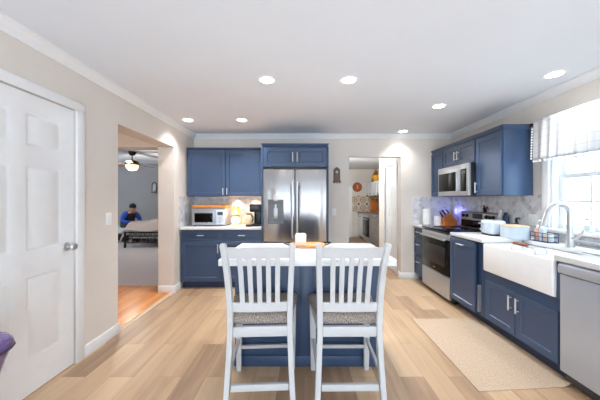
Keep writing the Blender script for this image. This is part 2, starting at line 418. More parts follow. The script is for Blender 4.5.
# left wall with door hole and cased-less opening
DY0, DY1, DZ = 1.31, 2.15, 2.04
m = MB()
m.box(HX, LX, FY, DY0, 0, CZ); m.box(HX, LX, DY0, DY1, DZ, CZ); m.box(HX, LX, DY1, 2.64, 0, CZ)
m.box(HX, LX, 2.64, 3.80, 2.07, CZ); m.box(HX, LX, 3.80, 4.60, 0, CZ)
struct('wall_left', m, M['wall'])
# hall partition, flush with the far jamb, wide opening to the bedroom
m = MB(); m.box(-3.7, HX-.0005, 3.80, 4.05, 2.07, CZ); m.box(-5.2, -3.7, 3.80, 4.05, 0, CZ)
struct('wall_hall', m, M['wall'])
struct('wall_hall_side', MB().box(-5.3, -5.2, .2, 4.05, 0, CZ), M['wall'])
struct('wall_hall_front', MB().box(-5.2, HX, .1, .2, 0, CZ), M['wall'])
# bedroom
struct('wall_bedroom_far', MB().box(-8.2, -1.9, 9.3, 9.42, 0, 2.49), M['bedwall'])
struct('wall_bedroom_right', MB().box(-2.06, -1.95, 4.601, 9.3, 0, 2.49), M['bedwall'])
m = MB(); m.box(-8.2, -8.1, 4.05, 5.5, 0, 2.49); m.box(-8.2, -8.1, 7.5, 9.3, 0, 2.49); m.box(-8.2, -8.1, 5.5, 7.5, 0, .8); m.box(-8.2, -8.1, 5.5, 7.5, 2.2, 2.49)  # window hole is added, out of view, to let light into the bedroom
struct('wall_bedroom_left', m, M['bedwall'])
struct('wall_bedroom_front', MB().box(-8.1, -5.2, 3.93, 4.05, 0, 2.49), M['bedwall'])
struct('baseboard_bedroom', MB().box(-8.1, -2.07, 9.285, 9.2995, .004, .1), M['trim'])
# back wall with doorway
DX0, DX1, DTOP = .772, 1.644, 2.04
m = MB(); m.box(LX, DX0, BY, 4.60, 0, CZ); m.box(DX0, DX1, BY, 4.60, DTOP, CZ); m.box(DX1, RX, BY, 4.60, 0, CZ)
struct('wall_back', m, M['wall'])
# right wall with window hole
WY0, WY1, WZ0, WZ1 = 1.80, 2.70, 1.03, 2.08
m = MB(); m.box(RX, 2.65, FY, WY0, 0, CZ); m.box(RX, 2.65, WY1, 4.60, 0, CZ); m.box(RX, 2.65, WY0, WY1, 0, WZ0); m.box(RX, 2.65, WY0, WY1, WZ1, CZ)
struct('wall_right', m, M['wall'])
# unseen wall behind the camera; wide opening added to let daylight in
m = MB(); m.box(HX, -1.7, FY-.12, FY, 0, CZ); m.box(2.3, 2.65, FY-.12, FY, 0, CZ); m.box(-1.7, 2.3, FY-.12, FY, 2.2, CZ)
struct('wall_front', m, M['wall'])
m = MB()
for x in (-1.7, -.37, .91, 2.24): m.box(x, x+.06, FY-.08, FY-.03, 0.001, 2.2)
m.box(-1.64, 2.24, FY-.08, FY-.03, 2.14, 2.1995)
struct('added_opening_frame', m, M['trim'])  # frame of the added daylight opening, out of view
# rear hall and far kitchen
struct('wall_rear_hall_left', MB().box(.3, .42, 4.601, 9.5, 0, CZ), M['wall'])
m = MB(); PX = 1.66
m.box(PX, PX+.1, 4.601, 4.78, 0, CZ); m.box(PX, PX+.1, 4.78, 5.40, 1.96, CZ); m.box(PX, PX+.1, 5.40, 5.82, 0, CZ); m.box(PX+.1, 3.0, 5.72, 5.82, 0, CZ)
struct('wall_pantry', m, M['wall'])
struct('wall_far_kitchen_right', MB().box(2.65, 2.75, 5.821, 9.5, 0, CZ), M['wall'])
struct('wall_far_kitchen', MB().box(.42, 3.0, 9.5, 9.62, 0, CZ), M['wall'])

# crown moulding (profile swept along the walls)
def crown_prof(d, h):   # (out from wall, down from ceiling)
    return [(0, -h), (.012, -h), (.016, -h+.012), (.03, -h+.022), (.048, -h+.045), (.058, -.018), (d, -.014), (d, 0), (0, 0)]
cp = crown_prof(.068, .072)
def crown(name, a, b, nrm):
    n = Vector(nrm); m = MB()
    m.loft([[Vector((p[0], p[1], CZ))+n*q[0]+Vector((0, 0, q[1]-.0005)) for q in cp] for p in (a, b)])
    return struct(name, m, M['trim'])
crown('trim_1', (LX, FY), (LX, BY), (1, 0, 0)); crown('trim_2', (LX, BY), (RX, BY), (0, -1, 0)); crown('trim_3', (RX, FY), (RX, BY), (-1, 0, 0))
def base(name, x0, x1, y0, y1, h=.1):
    return struct(name, MB().box(x0, x1, y0, y1, 0.0005, h, .004), M['trim'])
base('baseboard_left', LX+.0003, LX+.015, 2.225, 2.655)
m = MB(); m.box(LX-.229, LX+.015, 3.785, 3.7998, .0005, .1, .003); m.box(LX+.0003, LX+.015, 3.7999, 3.99, .0005, .1, .003)
struct('baseboard_stub', m, M['trim'])
m = MB(); m.box(DX1-.0, 1.90, BY-.015, BY-.0003, .0005, .1, .003); m.box(DX1-.015, DX1-.0003, BY-.015, 4.60, .0005, .1, .003)
struct('baseboard_back', m, M['trim'])
base('baseboard_far', .45, 1.72, 9.485, 9.4997)

# left panel door
def panel_door(name, x0, x1, z1, t=.035):
    """six-panel door slab, face to -y in local axes"""
    W = x1-x0; m = MB()
    st = .105; mid = W/2
    cols = [(x0+st, x0+mid-.045), (x0+mid+.045, x1-st)]
    rows = [(.23, .80), (.97, 1.55), (1.68, z1-.13)]
    # front skin as a grid with recessed panels
    xs = [x0, cols[0][0], cols[0][1], cols[1][0], cols[1][1], x1]; zs = [0.006]+[v for r in rows for v in r]+[z1]
    bm = m.bm; grid = [[bm.verts.new((x, 0, z)) for x in xs] for z in zs]
    for j in range(len(zs)-1):
        for i in range(len(xs)-1):
            f = bm.faces.new((grid[j][i], grid[j][i+1], grid[j+1][i+1], grid[j+1][i]))
            if i in (1, 3) and j in (1, 3, 5):
                cx0, cx1, cz0, cz1 = xs[i], xs[i+1], zs[j], zs[j+1]; bm.faces.remove(f)
                def ring(d, y): return [(cx0+d, y, cz0+d), (cx1-d, y, cz0+d), (cx1-d, y, cz1-d), (cx0+d, y, cz1-d)]
                prev = [grid[j][i], grid[j][i+1], grid[j+1][i+1], grid[j+1][i]]
                for d, y in ((.012, .009), (.024, .009), (.045, .002)):
                    cur = [bm.verts.new(p) for p in ring(d, y)]
                    for k in range(4): bm.faces.new((prev[k], prev[(k+1) % 4], cur[(k+1) % 4], cur[k]))
                    prev = cur
                bm.faces.new(prev)
    # sides and back
    back = [bm.verts.new(p) for p in ((x0, t, .006), (x1, t, .006), (x1, t, z1), (x0, t, z1))]
    bm.faces.new(back)
    bm.faces.new([grid[0][i] for i in range(len(xs))]+[back[1], back[0]])
    bm.faces.new([grid[-1][i] for i in range(len(xs))]+[back[2], back[3]])
    bm.faces.new([grid[j][0] for j in range(len(zs))]+[back[3], back[0]])
    bm.faces.new([grid[j][-1] for j in range(len(zs))]+[back[2], back[1]])
    return m
d1 = bpy.data.objects.new('door_1', None); COL.objects.link(d1); d1['kind'] = 'structure'
d1.location = (LX-.012, 0, 0); d1.rotation_euler = (0, 0, PI/2)      # local -y -> world +x, local x -> world +y
obj('door_leaf', panel_door('x', DY0+.004, DY1-.005, DZ-.005), M['trim'], d1)
def casing(m, a, b, top, y, wdt=.07, t=.018, z0=.0005):
    for x0, x1 in ((a-wdt, a+.003), (b-.003, b+wdt)): m.box(x0, x1, y-t, y-.0005, z0, top, .004)
    m.box(a-wdt, b+wdt, y-t, y-.0005, top, top+wdt, .004); return m
obj('door_casing', casing(MB(), DY0, DY1, DZ-.003, -.012), M['trim'], d1)
kn = MB(); kn.lathe([(.033, -.001), (.033, -.006), (.03, -.010), (.012, -.013), (.011, -.036), (.02, -.042), (.028, -.052), (.029, -.064), (.022, -.074), (.004, -.077)], (2.075, 0, .955), 24, axis='Y')
obj('door_knob', kn, M['nickel'], d1)
# pantry door in the rear hall
d2 = bpy.data.objects.new('door_2', None); COL.objects.link(d2); d2['kind'] = 'structure'
d2.location = (PX+.012, 0, 0); d2.rotation_euler = (0, 0, -PI/2)     # local x -> world -y
obj('door_leaf', panel_door('x', -5.396, -4.784, 1.955), M['trim'], d2)
obj('door_casing', casing(MB(), -5.40, -4.78, 1.957, -.012, .075), M['trim'], d2)
d3 = MB(); d3.box(1.45, 1.745, 9.44, 9.4995, .0005, 1.80, .004)
struct('door_3', d3, M['trim'])

# mosaic backsplashes
struct('trim_backsplash_left', MB().box(LX+.0003, -.61, BY-.008, BY-.0003, .9175, 1.372), M['mosx'])
struct('trim_backsplash_left_side', MB().box(LX+.0003, LX+.008, 3.93, BY-.0085, .9175, 1.372), M['mosy'])
struct('trim_backsplash_back', MB().box(1.835, RX-.0085, BY-.008, BY-.0003, .9175, 1.372), M['mosx'])
m = MB(); m.box(RX-.008, RX-.0003, 2.775, BY-.0005, .9175, 1.372); m.box(RX-.008, RX-.0003, .9, 2.7749, .9175, .985)
struct('trim_backsplash_right', m, M['mosy'])

# kitchen window: parts under one structure
wn = bpy.data.objects.new('window_1', None); COL.objects.link(wn); wn['kind'] = 'structure'
m = MB()
m.box(2.478, 2.4995, WY1-.003, WY1+.075, WZ0-.02, WZ1+.07, .004); m.box(2.478, 2.4995, WY0-.075, WY0+.003, WZ0-.02, WZ1+.07, .004)
m.box(2.478, 2.4995, WY0+.003, WY1-.003, WZ1-.003, WZ1+.07, .004)
obj('window_casing', m, M['trim'], wn)
obj('window_sill', MB().box(2.44, 2.58, WY0-.1, WY1+.1, WZ0-.03, WZ0+.004, .006), M['trim'], wn)
m = MB()
m.box(2.5005, 2.64, WY1-.03, WY1-.0005, WZ0+.0045, WZ1-.0005); m.box(2.5005, 2.64, WY0+.0005, WY0+.03, WZ0+.0045, WZ1-.0005); m.box(2.5005, 2.64, WY0+.03, WY1-.03, WZ1-.03, WZ1-.0005)
obj('window_frame', m, M['trim'], wn)
def sash(name, x, z0, z1):
    y0, y1 = WY0+.031, WY1-.031; r = .042; m = MB()
    m.box(x, x+.03, y0, y0+r, z0, z1, .003); m.box(x, x+.03, y1-r, y1, z0, z1, .003); m.box(x, x+.03, y0+r, y1-r, z0, z0+r, .003); m.box(x, x+.03, y0+r, y1-r, z1-r, z1, .003)
    s = obj(name, m, M['trim'], wn)
    for k in (1, 2):
        yy = y0+r+(y1-y0-2*r)*k/3
        obj('muntin', MB().box(x+.004, x+.026, yy-.009, yy+.009, z0+r, z1-r), M['trim'], s)
    zz = (z0+z1)/2; obj('muntin', MB().box(x+.005, x+.025, y0+r, y1-r, zz-.009, zz+.009), M['trim'], s)
    obj('pane', MB().box(x+.013, x+.017, y0+r, y1-r, z0+r, z1-r), M['glass'], s)
ZM = 1.55
sash('lower_sash', 2.56, WZ0+.006, ZM+.02); sash('upper_sash', 2.595, ZM-.02, WZ1-.031)
m = MB(); m.box(2.545, 2.575, 2.22, 2.28, ZM+.0202, ZM+.034, .003); m.tube([(2.56, 2.25, ZM+.034), (2.55, 2.25, ZM+.045), (2.545, 2.29, ZM+.047)], .005)
obj('window_latch', m, M['nickel'], wn)
# outdoors
struct('ground', MB().box(-40, 60, -40, 60, -.9, -.7), M['bounce'])
m = MB(); m.box(14, 22, 7, 13, -.7, 2.0); m.prism([(14, 2.0), (22, 2.0), (18, 4.0)], 6.7, 13.3, 'Y')
hb = single('house', m, M['siding'], 'pale blue neighbouring house seen through the kitchen window', 'house')

# ------------------------------------------------------------------ cabinets
def handle_mb(kind, x, z, L=.13, y=0):
    m = MB(); so = .028
    if kind == 'v':
        m.tube([(x, y-so, z-L/2), (x, y-so, z+L/2)], .0072, 10)
        for dz in (-L*.36, L*.36): m.tube([(x, y-so, z+dz), (x, y+.001, z+dz)], .0045, 8)
    else:
        m.tube([(x-L/2, y-so, z), (x+L/2, y-so, z)], .0072, 10)
        for dx in (-L*.36, L*.36): m.tube([(x+dx, y-so, z), (x+dx, y+.001, z)], .0045, 8)
    return m
def cabinet(name, label, cat, loc, rz, w, d, z0, z1, fronts, toe=True, crown_=None, group=None, yoff=0):
    t = thing(name, label, cat, loc, rz, group)
    if toe:
        obj('body', MB().box(-w/2, w/2, .021, d, .1, z1, .001), M['blue'], t)
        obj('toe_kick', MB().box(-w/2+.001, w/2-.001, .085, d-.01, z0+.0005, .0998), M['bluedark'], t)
    else:
        obj('body', MB().box(-w/2, w/2, .021, d, z0, z1, .001), M['blue'], t)
    if crown_:
        l, r, back, h = crown_
        pr = [(0, 0), (.006, .004), (.012, h*.45), (.026, h*.75), (.030, h)]
        m = MB(); rings = []
        for o_, z in pr: rings.append([(-w/2-o_*l, -.0+.02-o_, z1-h+z+.0), (w/2+o_*r, .02-o_, z1-h+z), (w/2+o_*r, back, z1-h+z), (-w/2-o_*l, back, z1-h+z)])
        m.loft(rings); m.move(Matrix.Translation((0, 0, h+.0005)))
        obj('crown_moulding', m, M['blue'], t)
    for f in fronts:
        k, x0, x1, a, b = f[:5]; yy = f[6] if len(f) > 6 else 0
        o = obj(k, MB().shaker(x0, x1, a, b, yy, .0205, rail=.055 if k == 'door' and (x1-x0) > .2 else .03), M['blue'], t)
        if f[5]:
            hk, hx, hz = f[5][:3]; L = f[5][3] if len(f[5]) > 3 else .13
            obj('handle', handle_mb(hk, hx, hz, L, yy), M['pull'], o)
    return t
CT = .877       # underside of the worktops
# left base run: two drawer-over-door units
XB = 3.95
cabinet('base_cabinet', 'navy base cabinet below the toaster oven, against the left wall', 'cabinet', (-1.51, XB, 0), 0, .606, .525, 0, CT,
        [('drawer', -.29, .29, .72, .865, ('h', 0, .795, .1)), ('door', -.29, .29, .115, .705, ('v', .255, .60, .13))])
cabinet('base_cabinet', 'navy base cabinet below the coffee maker, beside the refrigerator', 'cabinet', (-.904, XB, 0), 0, .603, .525, 0, CT,
        [('drawer', -.29, .29, .72, .865, ('h', 0, .795, .1)), ('door', -.29, .29, .115, .705, ('v', -.255, .60, .13))])
tag(obj('countertop', MB().box(-1.815, -.603, 3.925, BY-.0085, CT+.0003, .917, .004), M['quartz']), 'white quartz countertop beside the fridge, under the toaster oven', 'countertop')
cabinet('wall_cabinet', 'navy two-door wall cabinet above the toaster oven', 'cabinet', (-1.207, 4.15, 0), 0, 1.19, .32, 1.373, 2.10,
        [('door', -.592, -.003, 1.378, 2.095, ('v', -.03, 1.45, .1)), ('door', .003, .592, 1.378, 2.095, ('v', .03, 1.45, .1))], toe=False, crown_=(0, 0, .32, .03))
_wc = bpy.data.objects['wall_cabinet']
obj('added_light_bar', MB().box(.0, .56, .22, .25, 1.3685, 1.3725), M['warmfill'], _wc)  # added strip with two lamps below, to warm the left backsplash
for _x in (.12, .42): lamp('under_cabinet_fill', (_x, .235, 1.366), 1.1, (1, .74, .56), .08, 'AREA', _wc)
# fridge surround
t = cabinet('fridge_cabinet', 'navy two-door cabinet over the refrigerator with full-height side panels', 'cabinet', (-.115, 3.82, 0), 0, .92, .65, 1.79, 2.085,
            [('door', -.452, -.004, 1.80, 2.065, ('v', -.032, 1.93, .13)), ('door', .004, .452, 1.80, 2.065, ('v', .032, 1.93, .13))], toe=False, crown_=(.9, .9, .65, .04))
for s in (-1, 1): obj('side_panel', MB().box(*sorted((s*.4605, s*.482)), .0, .65, .001, 2.085, .001), M['blue'], t)
# right-hand run, faces to -x
R = -PI/2; FX = 1.86
def right_cab(label, yc, w, fronts, z1=CT, name='base_cabinet'):
    return cabinet(name, label, 'cabinet', (FX, yc, 0), R, w, .63, 0, z1, fronts)
yc, hw = 4.2875, .183
right_cab('narrow navy three-drawer base cabinet in the corner beyond the range', yc, .366,
          [('drawer', -.175, .175, .715, .865, ('h', 0, .80, .1)), ('drawer', -.175, .175, .43, .70, ('h', 0, .60, .1)), ('drawer', -.175, .175, .115, .415, ('h', 0, .32, .1))])
t = right_cab('navy pull-out base cabinet between range and farmhouse sink', 3.0525, .565,
          [('door', -.275, .205, .115, .862, ('h', -.03, .805, .12), -.03)])
obj('drawer_slide', MB().box(.225, .24, -.012, .0205, .14, .42), M['steel'], t)
right_cab('navy two-door base cabinet under the white farmhouse sink', 2.345, .84,
          [('door', -.385, -.003, .115, .505, ('v', -.04, .40, .13)), ('door', .003, .395, .115, .505, ('v', .04, .40, .13))], z1=.594)
m_ = obj('side_stile', MB().box(.387, .4195, .0, .63, .5945, .872), M['blue'], bpy.data.objects['base_cabinet.004'])
obj('side_stile', MB().box(-.4195, -.380, .0, .63, .5945, .872), M['blue'], bpy.data.objects['base_cabinet.004'])
# worktops on the right
m = MB(); XW = RX-.0085
m.box(1.835, XW, 2.735, 3.335, CT+.0003, .917, .003); m.box(2.245, XW, 1.955, 2.7349, CT+.0003, .917, .003); m.box(1.835, XW, .95, 1.9549, CT+.0003, .917, .003)
tag(obj('countertop', m, M['quartz']), 'long white quartz countertop around the farmhouse sink', 'countertop')
tag(obj('countertop', MB().box(1.835, XW, 4.105, BY-.0085, CT+.0003, .917, .003), M['quartz']), 'short white quartz countertop in the corner beyond the range', 'countertop')
# right wall cabinets
UX = 2.15; UZ1 = 2.085
cabinet('wall_cabinet', 'narrow navy wall cabinet in the corner past the microwave', 'cabinet', (UX, 4.291, 0), R, .372, .34, 1.373, UZ1,
        [('door', -.18, .178, 1.378, 2.075, ('v', .15, 1.45, .1))], toe=False, crown_=(0, 0, .34, .045))
cabinet('wall_cabinet', 'short navy two-door wall cabinet above the microwave', 'cabinet', (UX, 3.7225, 0), R, .763, .34, 1.79, UZ1,
        [('door', -.372, -.003, 1.80, 2.075, ('v', -.035, 1.93, .12)), ('door', .003, .372, 1.80, 2.075, ('v', .035, 1.93, .12))], toe=False, crown_=(0, 0, .34, .045))
cabinet('wall_cabinet', 'navy single-door wall cabinet beside the kitchen window', 'cabinet', (UX, 3.115, 0), R, .449, .34, 1.366, UZ1,
        [('door', -.21, .21, 1.374, 2.075, ('v', -.18, 1.47, .13))], toe=False, crown_=(0, 1, .34, .045))

# ------------------------------------------------------------------ refrigerator
t = thing('refrigerator', 'stainless steel french-door refrigerator with water dispenser', 'refrigerator', (-.115, 3.80, 0))
obj('case', MB().box(-.452, .452, .075, .66, .02, 1.745, .004), M['darkgrey'], t)
obj('door', MB().box(-.452, -.003, 0, .07, .72, 1.755, .01), M['steeldoor'], t)
obj('door', MB().box(.003, .452, 0, .07, .72, 1.755, .01), M['steeldoor'], t)
obj('freezer_drawer', MB().box(-.452, .452, 0, .07, .06, .71, .01), M['steeldoor'], t)
for x in (-.035, .035):
    m = MB(); m.post([(x, -.05, .78, .022, .018), (x, -.05, 1.575, .022, .018)]); m.box(x-.009, x+.009, -.045, .001, .80, .83); m.box(x-.009, x+.009, -.045, .001, 1.53, 1.56)
    obj('handle', m, M['steel'], t)
m = MB(); m.box(-.36, .36, -.05, -.032, .63, .652, .004); m.box(-.33, -.31, -.04, .001, .632, .65); m.box(.31, .33, -.04, .001, .632, .65)
obj('drawer_handle', m, M['steel'], t)
# dispenser on the left door
m = MB()
m.box(-.385, -.37, -.012, -.0005, .98, 1.325, .002); m.box(-.175, -.16, -.012, -.0005, .98, 1.325, .002); m.box(-.37, -.175, -.012, -.0005, 1.255, 1.325, .002); m.box(-.37, -.175, -.03, -.0005, .98, 1.0, .002)
dp = obj('dispenser', m, M['midgrey'], t)
obj('recess', MB().box(-.369, -.176, -.004, -.0004, 1.001, 1.254), M['midgrey'], dp)
obj('paddle', MB().box(-.30, -.245, -.02, -.0045, 1.05, 1.20, .004), M['steel'], dp)
m = MB().lathe([(.04, -.0125), (.04, -.02), (.034, -.024), (.004, -.024)], (-.272, 0, 1.34), 24, axis='Y')
obj('nozzle', m, M['nickel'], dp)
obj('spout', MB().box(-.285, -.26, -.03, -.0125, 1.20, 1.255, .003), M['nickel'], dp)
m = MB(); m.box(-.45, -.33, .02, .12, 1.7555, 1.778, .003); m.box(.33, .45, .02, .12, 1.7555, 1.778, .003); m.box(-.33, .33, .02, .14, 1.7565, 1.783)
obj('hinge_cover', m, M['dark'], t)

# ------------------------------------------------------------------ range, microwave, dishwasher, sink
t = thing('range', 'stainless steel freestanding range with black oven door', 'range', (FX-.03, 3.72, 0), R)
W = .379
obj('body', MB().box(-W, W, .035, .655, .05, .905, .003), M['darkgrey'], t)
obj('base_foot', MB().box(-W+.02, W-.02, .08, .6, .0005, .05), M['dark'], t)
obj('storage_drawer', MB().box(-W, W, 0, .034, .055, .335, .005), M['steel'], t)
od = obj('oven_door', MB().box(-W, W, -.004, .034, .345, .80, .006), M['blackglass'], t)
obj('window', MB().box(-W+.09, W-.09, -.006, -.0042, .45, .70, .0008), M['dark'], od)
obj('badge', MB().box(-.02, .02, -.0065, -.0045, .385, .395), M['nickel'], od)
obj('trim_rail', MB().box(-W, W, -.004, .034, .805, .875, .005), M['steel'], t)
m = MB(); m.post([], ) if False else None
hm = MB().box(-W+.03, W-.03, -.055, -.035, .795, .822, .006); hm.box(-W+.06, -W+.085, -.04, -.003, .80, .818); hm.box(W-.085, W-.06, -.04, -.003, .80, .818)
obj('handle', hm, M['steel'], t)
ck = obj('cooktop', MB().box(-W, W, -.006, .60, .906, .925, .004), M['blackglass'], t)
for x, y, r in ((-.19, .17, .09), (.19, .17, .11), (-.19, .44, .09), (.19, .44, .075)):
    obj('burner', MB().lathe([(r, .9251), (r, .9256), (r-.004, .9256), (r-.004, .9251)], (x, y, 0), 32), M['darkgrey'], ck)
bp = obj('backguard', MB().prism([(.595, .926), (.655, .926), (.655, 1.15), (.62, 1.15), (.60, 1.13)], -W, W, 'X'), M['steel'], t)
obj('lower_panel', MB().box(-W+.02, W-.02, .588, .5945, .93, 1.03, .002), M['blackglass'], bp)
obj('display', MB().box(-.10, .10, .592, .60, 1.055, 1.125, .002), M['dark'], bp)
for x in (-.31, -.22, .19, .255, .32):
    obj('knob', MB().lathe([(.024, .598), (.024, .585), (.02, .575), (.003, .574)], (x, 0, 1.09), 20, axis='Y'), M['dark'], bp)

t = thing('microwave', 'stainless steel over-range microwave with black window', 'microwave', (2.075, 3.7225, 0), R)
obj('case', MB().box(-.379, .379, .031, .41, 1.375, 1.786, .003), M['dark'], t)
dr = obj('door', MB().box(-.379, .19, 0, .03, 1.375, 1.786, .004), M['steel'], t)
obj('window', MB().box(-.355, .10, -.003, -.0003, 1.44, 1.70, .001), M['blackglass'], dr)
obj('handle', MB().box(.145, .165, -.03, .0005, 1.44, 1.71, .004), M['nickel'], dr)
cpn = obj('control_panel', MB().box(.193, .379, 0, .03, 1.375, 1.786, .004), M['steel'], t)
obj('keypad', MB().box(.205, .33, -.003, -.0003, 1.43, 1.72, .001), M['blackglass'], cpn)
obj('display', MB().box(.22, .315, -.0045, -.0031, 1.66, 1.70), M['darkgrey'], cpn)
obj('vent_grille', MB().box(-.36, .36, .05, .38, 1.366, 1.3745), M['darkgrey'], t)

t = thing('dishwasher', 'stainless steel dishwasher at the right of the sink', 'dishwasher', (FX-.02, 1.617, 0), R)
obj('case', MB().box(-.297, .297, .045, .62, .03, .872), M['darkgrey'], t)
obj('door', MB().box(-.297, .297, 0, .044, .10, .79, .006), M['dwsteel'], t)
tp = MB().prism([(.044, .795), (-.002, .795), (-.012, .80), (-.016, .83), (-.010, .858), (.004, .868), (.044, .868)], -.297, .297, 'X')
obj('control_strip', tp, M['dwsteel'], t)
obj('pocket_handle', MB().box(-.02, .22, -.018, -.0145, .81, .835, .001), M['darkgrey'], t)
obj('kick_plate', MB().box(-.29, .29, .06, .08, .0305, .095), M['dark'], t)
obj('levelling_foot', MB().box(-.28, .28, .1, .5, .0005, .0298), M['dark'], t)

# farmhouse sink (hollow basin)
m = MB(); bm = m.bm
x0, x1, y0, y1, zb, zt = 1.832, 2.243, 1.962, 2.722, .60, .876
def rr(ax0, ax1, ay0, ay1, r, z, n=5):
    pts = []
    for cx, cy, a0 in ((ax1-r, ay1-r, 0), (ax0+r, ay1-r, PI/2), (ax0+r, ay0+r, PI), (ax1-r, ay0+r, 1.5*PI)):
        for i in range(n): a = a0+PI/2*i/(n-1); pts.append((cx+r*math.cos(a), cy+r*math.sin(a), z))
    return pts
rings = [rr(x0+.02, x1-.01, y0+.004, y1-.004, .015, zb), rr(x0+.006, x1, y0, y1, .015, zb+.006), rr(x0, x1, y0, y1, .015, zb+.02), rr(x0, x1, y0, y1, .015, zt-.012),
         rr(x0+.004, x1-.003, y0+.003, y1-.003, .014, zt-.003), rr(x0+.012, x1-.01, y0+.01, y1-.01, .02, zt), rr(x0+.036, x1-.026, y0+.026, y1-.026, .04, zt),
         rr(x0+.042, x1-.03, y0+.03, y1-.03, .045, zt-.008), rr(x0+.05, x1-.036, y0+.036, y1-.036, .05, zb+.05), rr(x0+.08, x1-.06, y0+.06, y1-.06, .05, zb+.03)]
m.loft(rings)
t = thing('sink', 'white farmhouse apron sink set below the window', 'sink', (0, 0, 0))
obj('basin', m, M['fireclay'], t)
obj('drain', MB().lathe([(.045, zb+.0305), (.045, zb+.034), (.02, zb+.034), (.018, zb+.031)], (2.03, 2.33, 0), 24), M['nickel'], t)

# faucet
t = thing('faucet', 'brushed nickel gooseneck faucet behind the sink', 'faucet', (2.27, 2.27, .917))
obj('base', MB().lathe([(.032, .0005), (.032, .012), (.027, .02), (.026, .10), (.024, .11), (.004, .112)], seg=24), M['nickel'], t)
pts = [(0, 0, .10), (0, 0, .26)]
for i in range(1, 15):
    a = PI*i/14*.94; pts.append((-.095+.095*math.cos(a), 0, .27+.1*math.sin(a)))
last = pts[-1]; pts.append((last[0]-.008, 0, last[2]-.03))
obj('spout', MB().tube(pts, .022, 16), M['nickel'], t)
e = pts[-1]
obj('spray_head', MB().tube([(e[0]+.001, 0, e[2]+.005), (e[0]-.008, 0, e[2]-.03), (e[0]-.02, 0, e[2]-.08), (e[0]-.021, 0, e[2]-.085)], [.0225, .0245, .026, .021], 16), M['nickel'], t)
obj('lever', MB().tube([(.0, -.02, .075), (.0, -.05, .078), (.01, -.065, .10), (.025, -.085, .15)], [.014, .013, .009, .007], 12), M['nickel'], t)

# ------------------------------------------------------------------ island and counter stools
t = thing('kitchen_island', 'navy kitchen island with white quartz top in the middle of the room', 'kitchen island', (.03, 2.15, 0))
obj('island_top', MB().box(-.60, .60, -.36, .33, .872, .917, .006), M['quartz'], t)
m = MB(); m.box(-.57, .575, -.03, .31, .0005, .871, .002)
ib = obj('island_base', m, M['blue'], t)
obj('corner_post', MB().box(-.055, .055, -.052, -.0305, .09, .871, .003), M['blue'], t)
obj('base_board', MB().box(-.575, .58, -.042, -.0305, .001, .085, .003), M['blue'], t)
for x0, x1 in ((-.56, -.06), (.06, .565)):
    obj('door', MB().shaker(x0, x1, .1, .85, 0, .019).move(Matrix.Translation((.0, .3105, 0)) @ Matrix.Rotation(PI, 4, 'Z') @ Matrix.Translation((0, -.02, 0))), M['blue'], t)

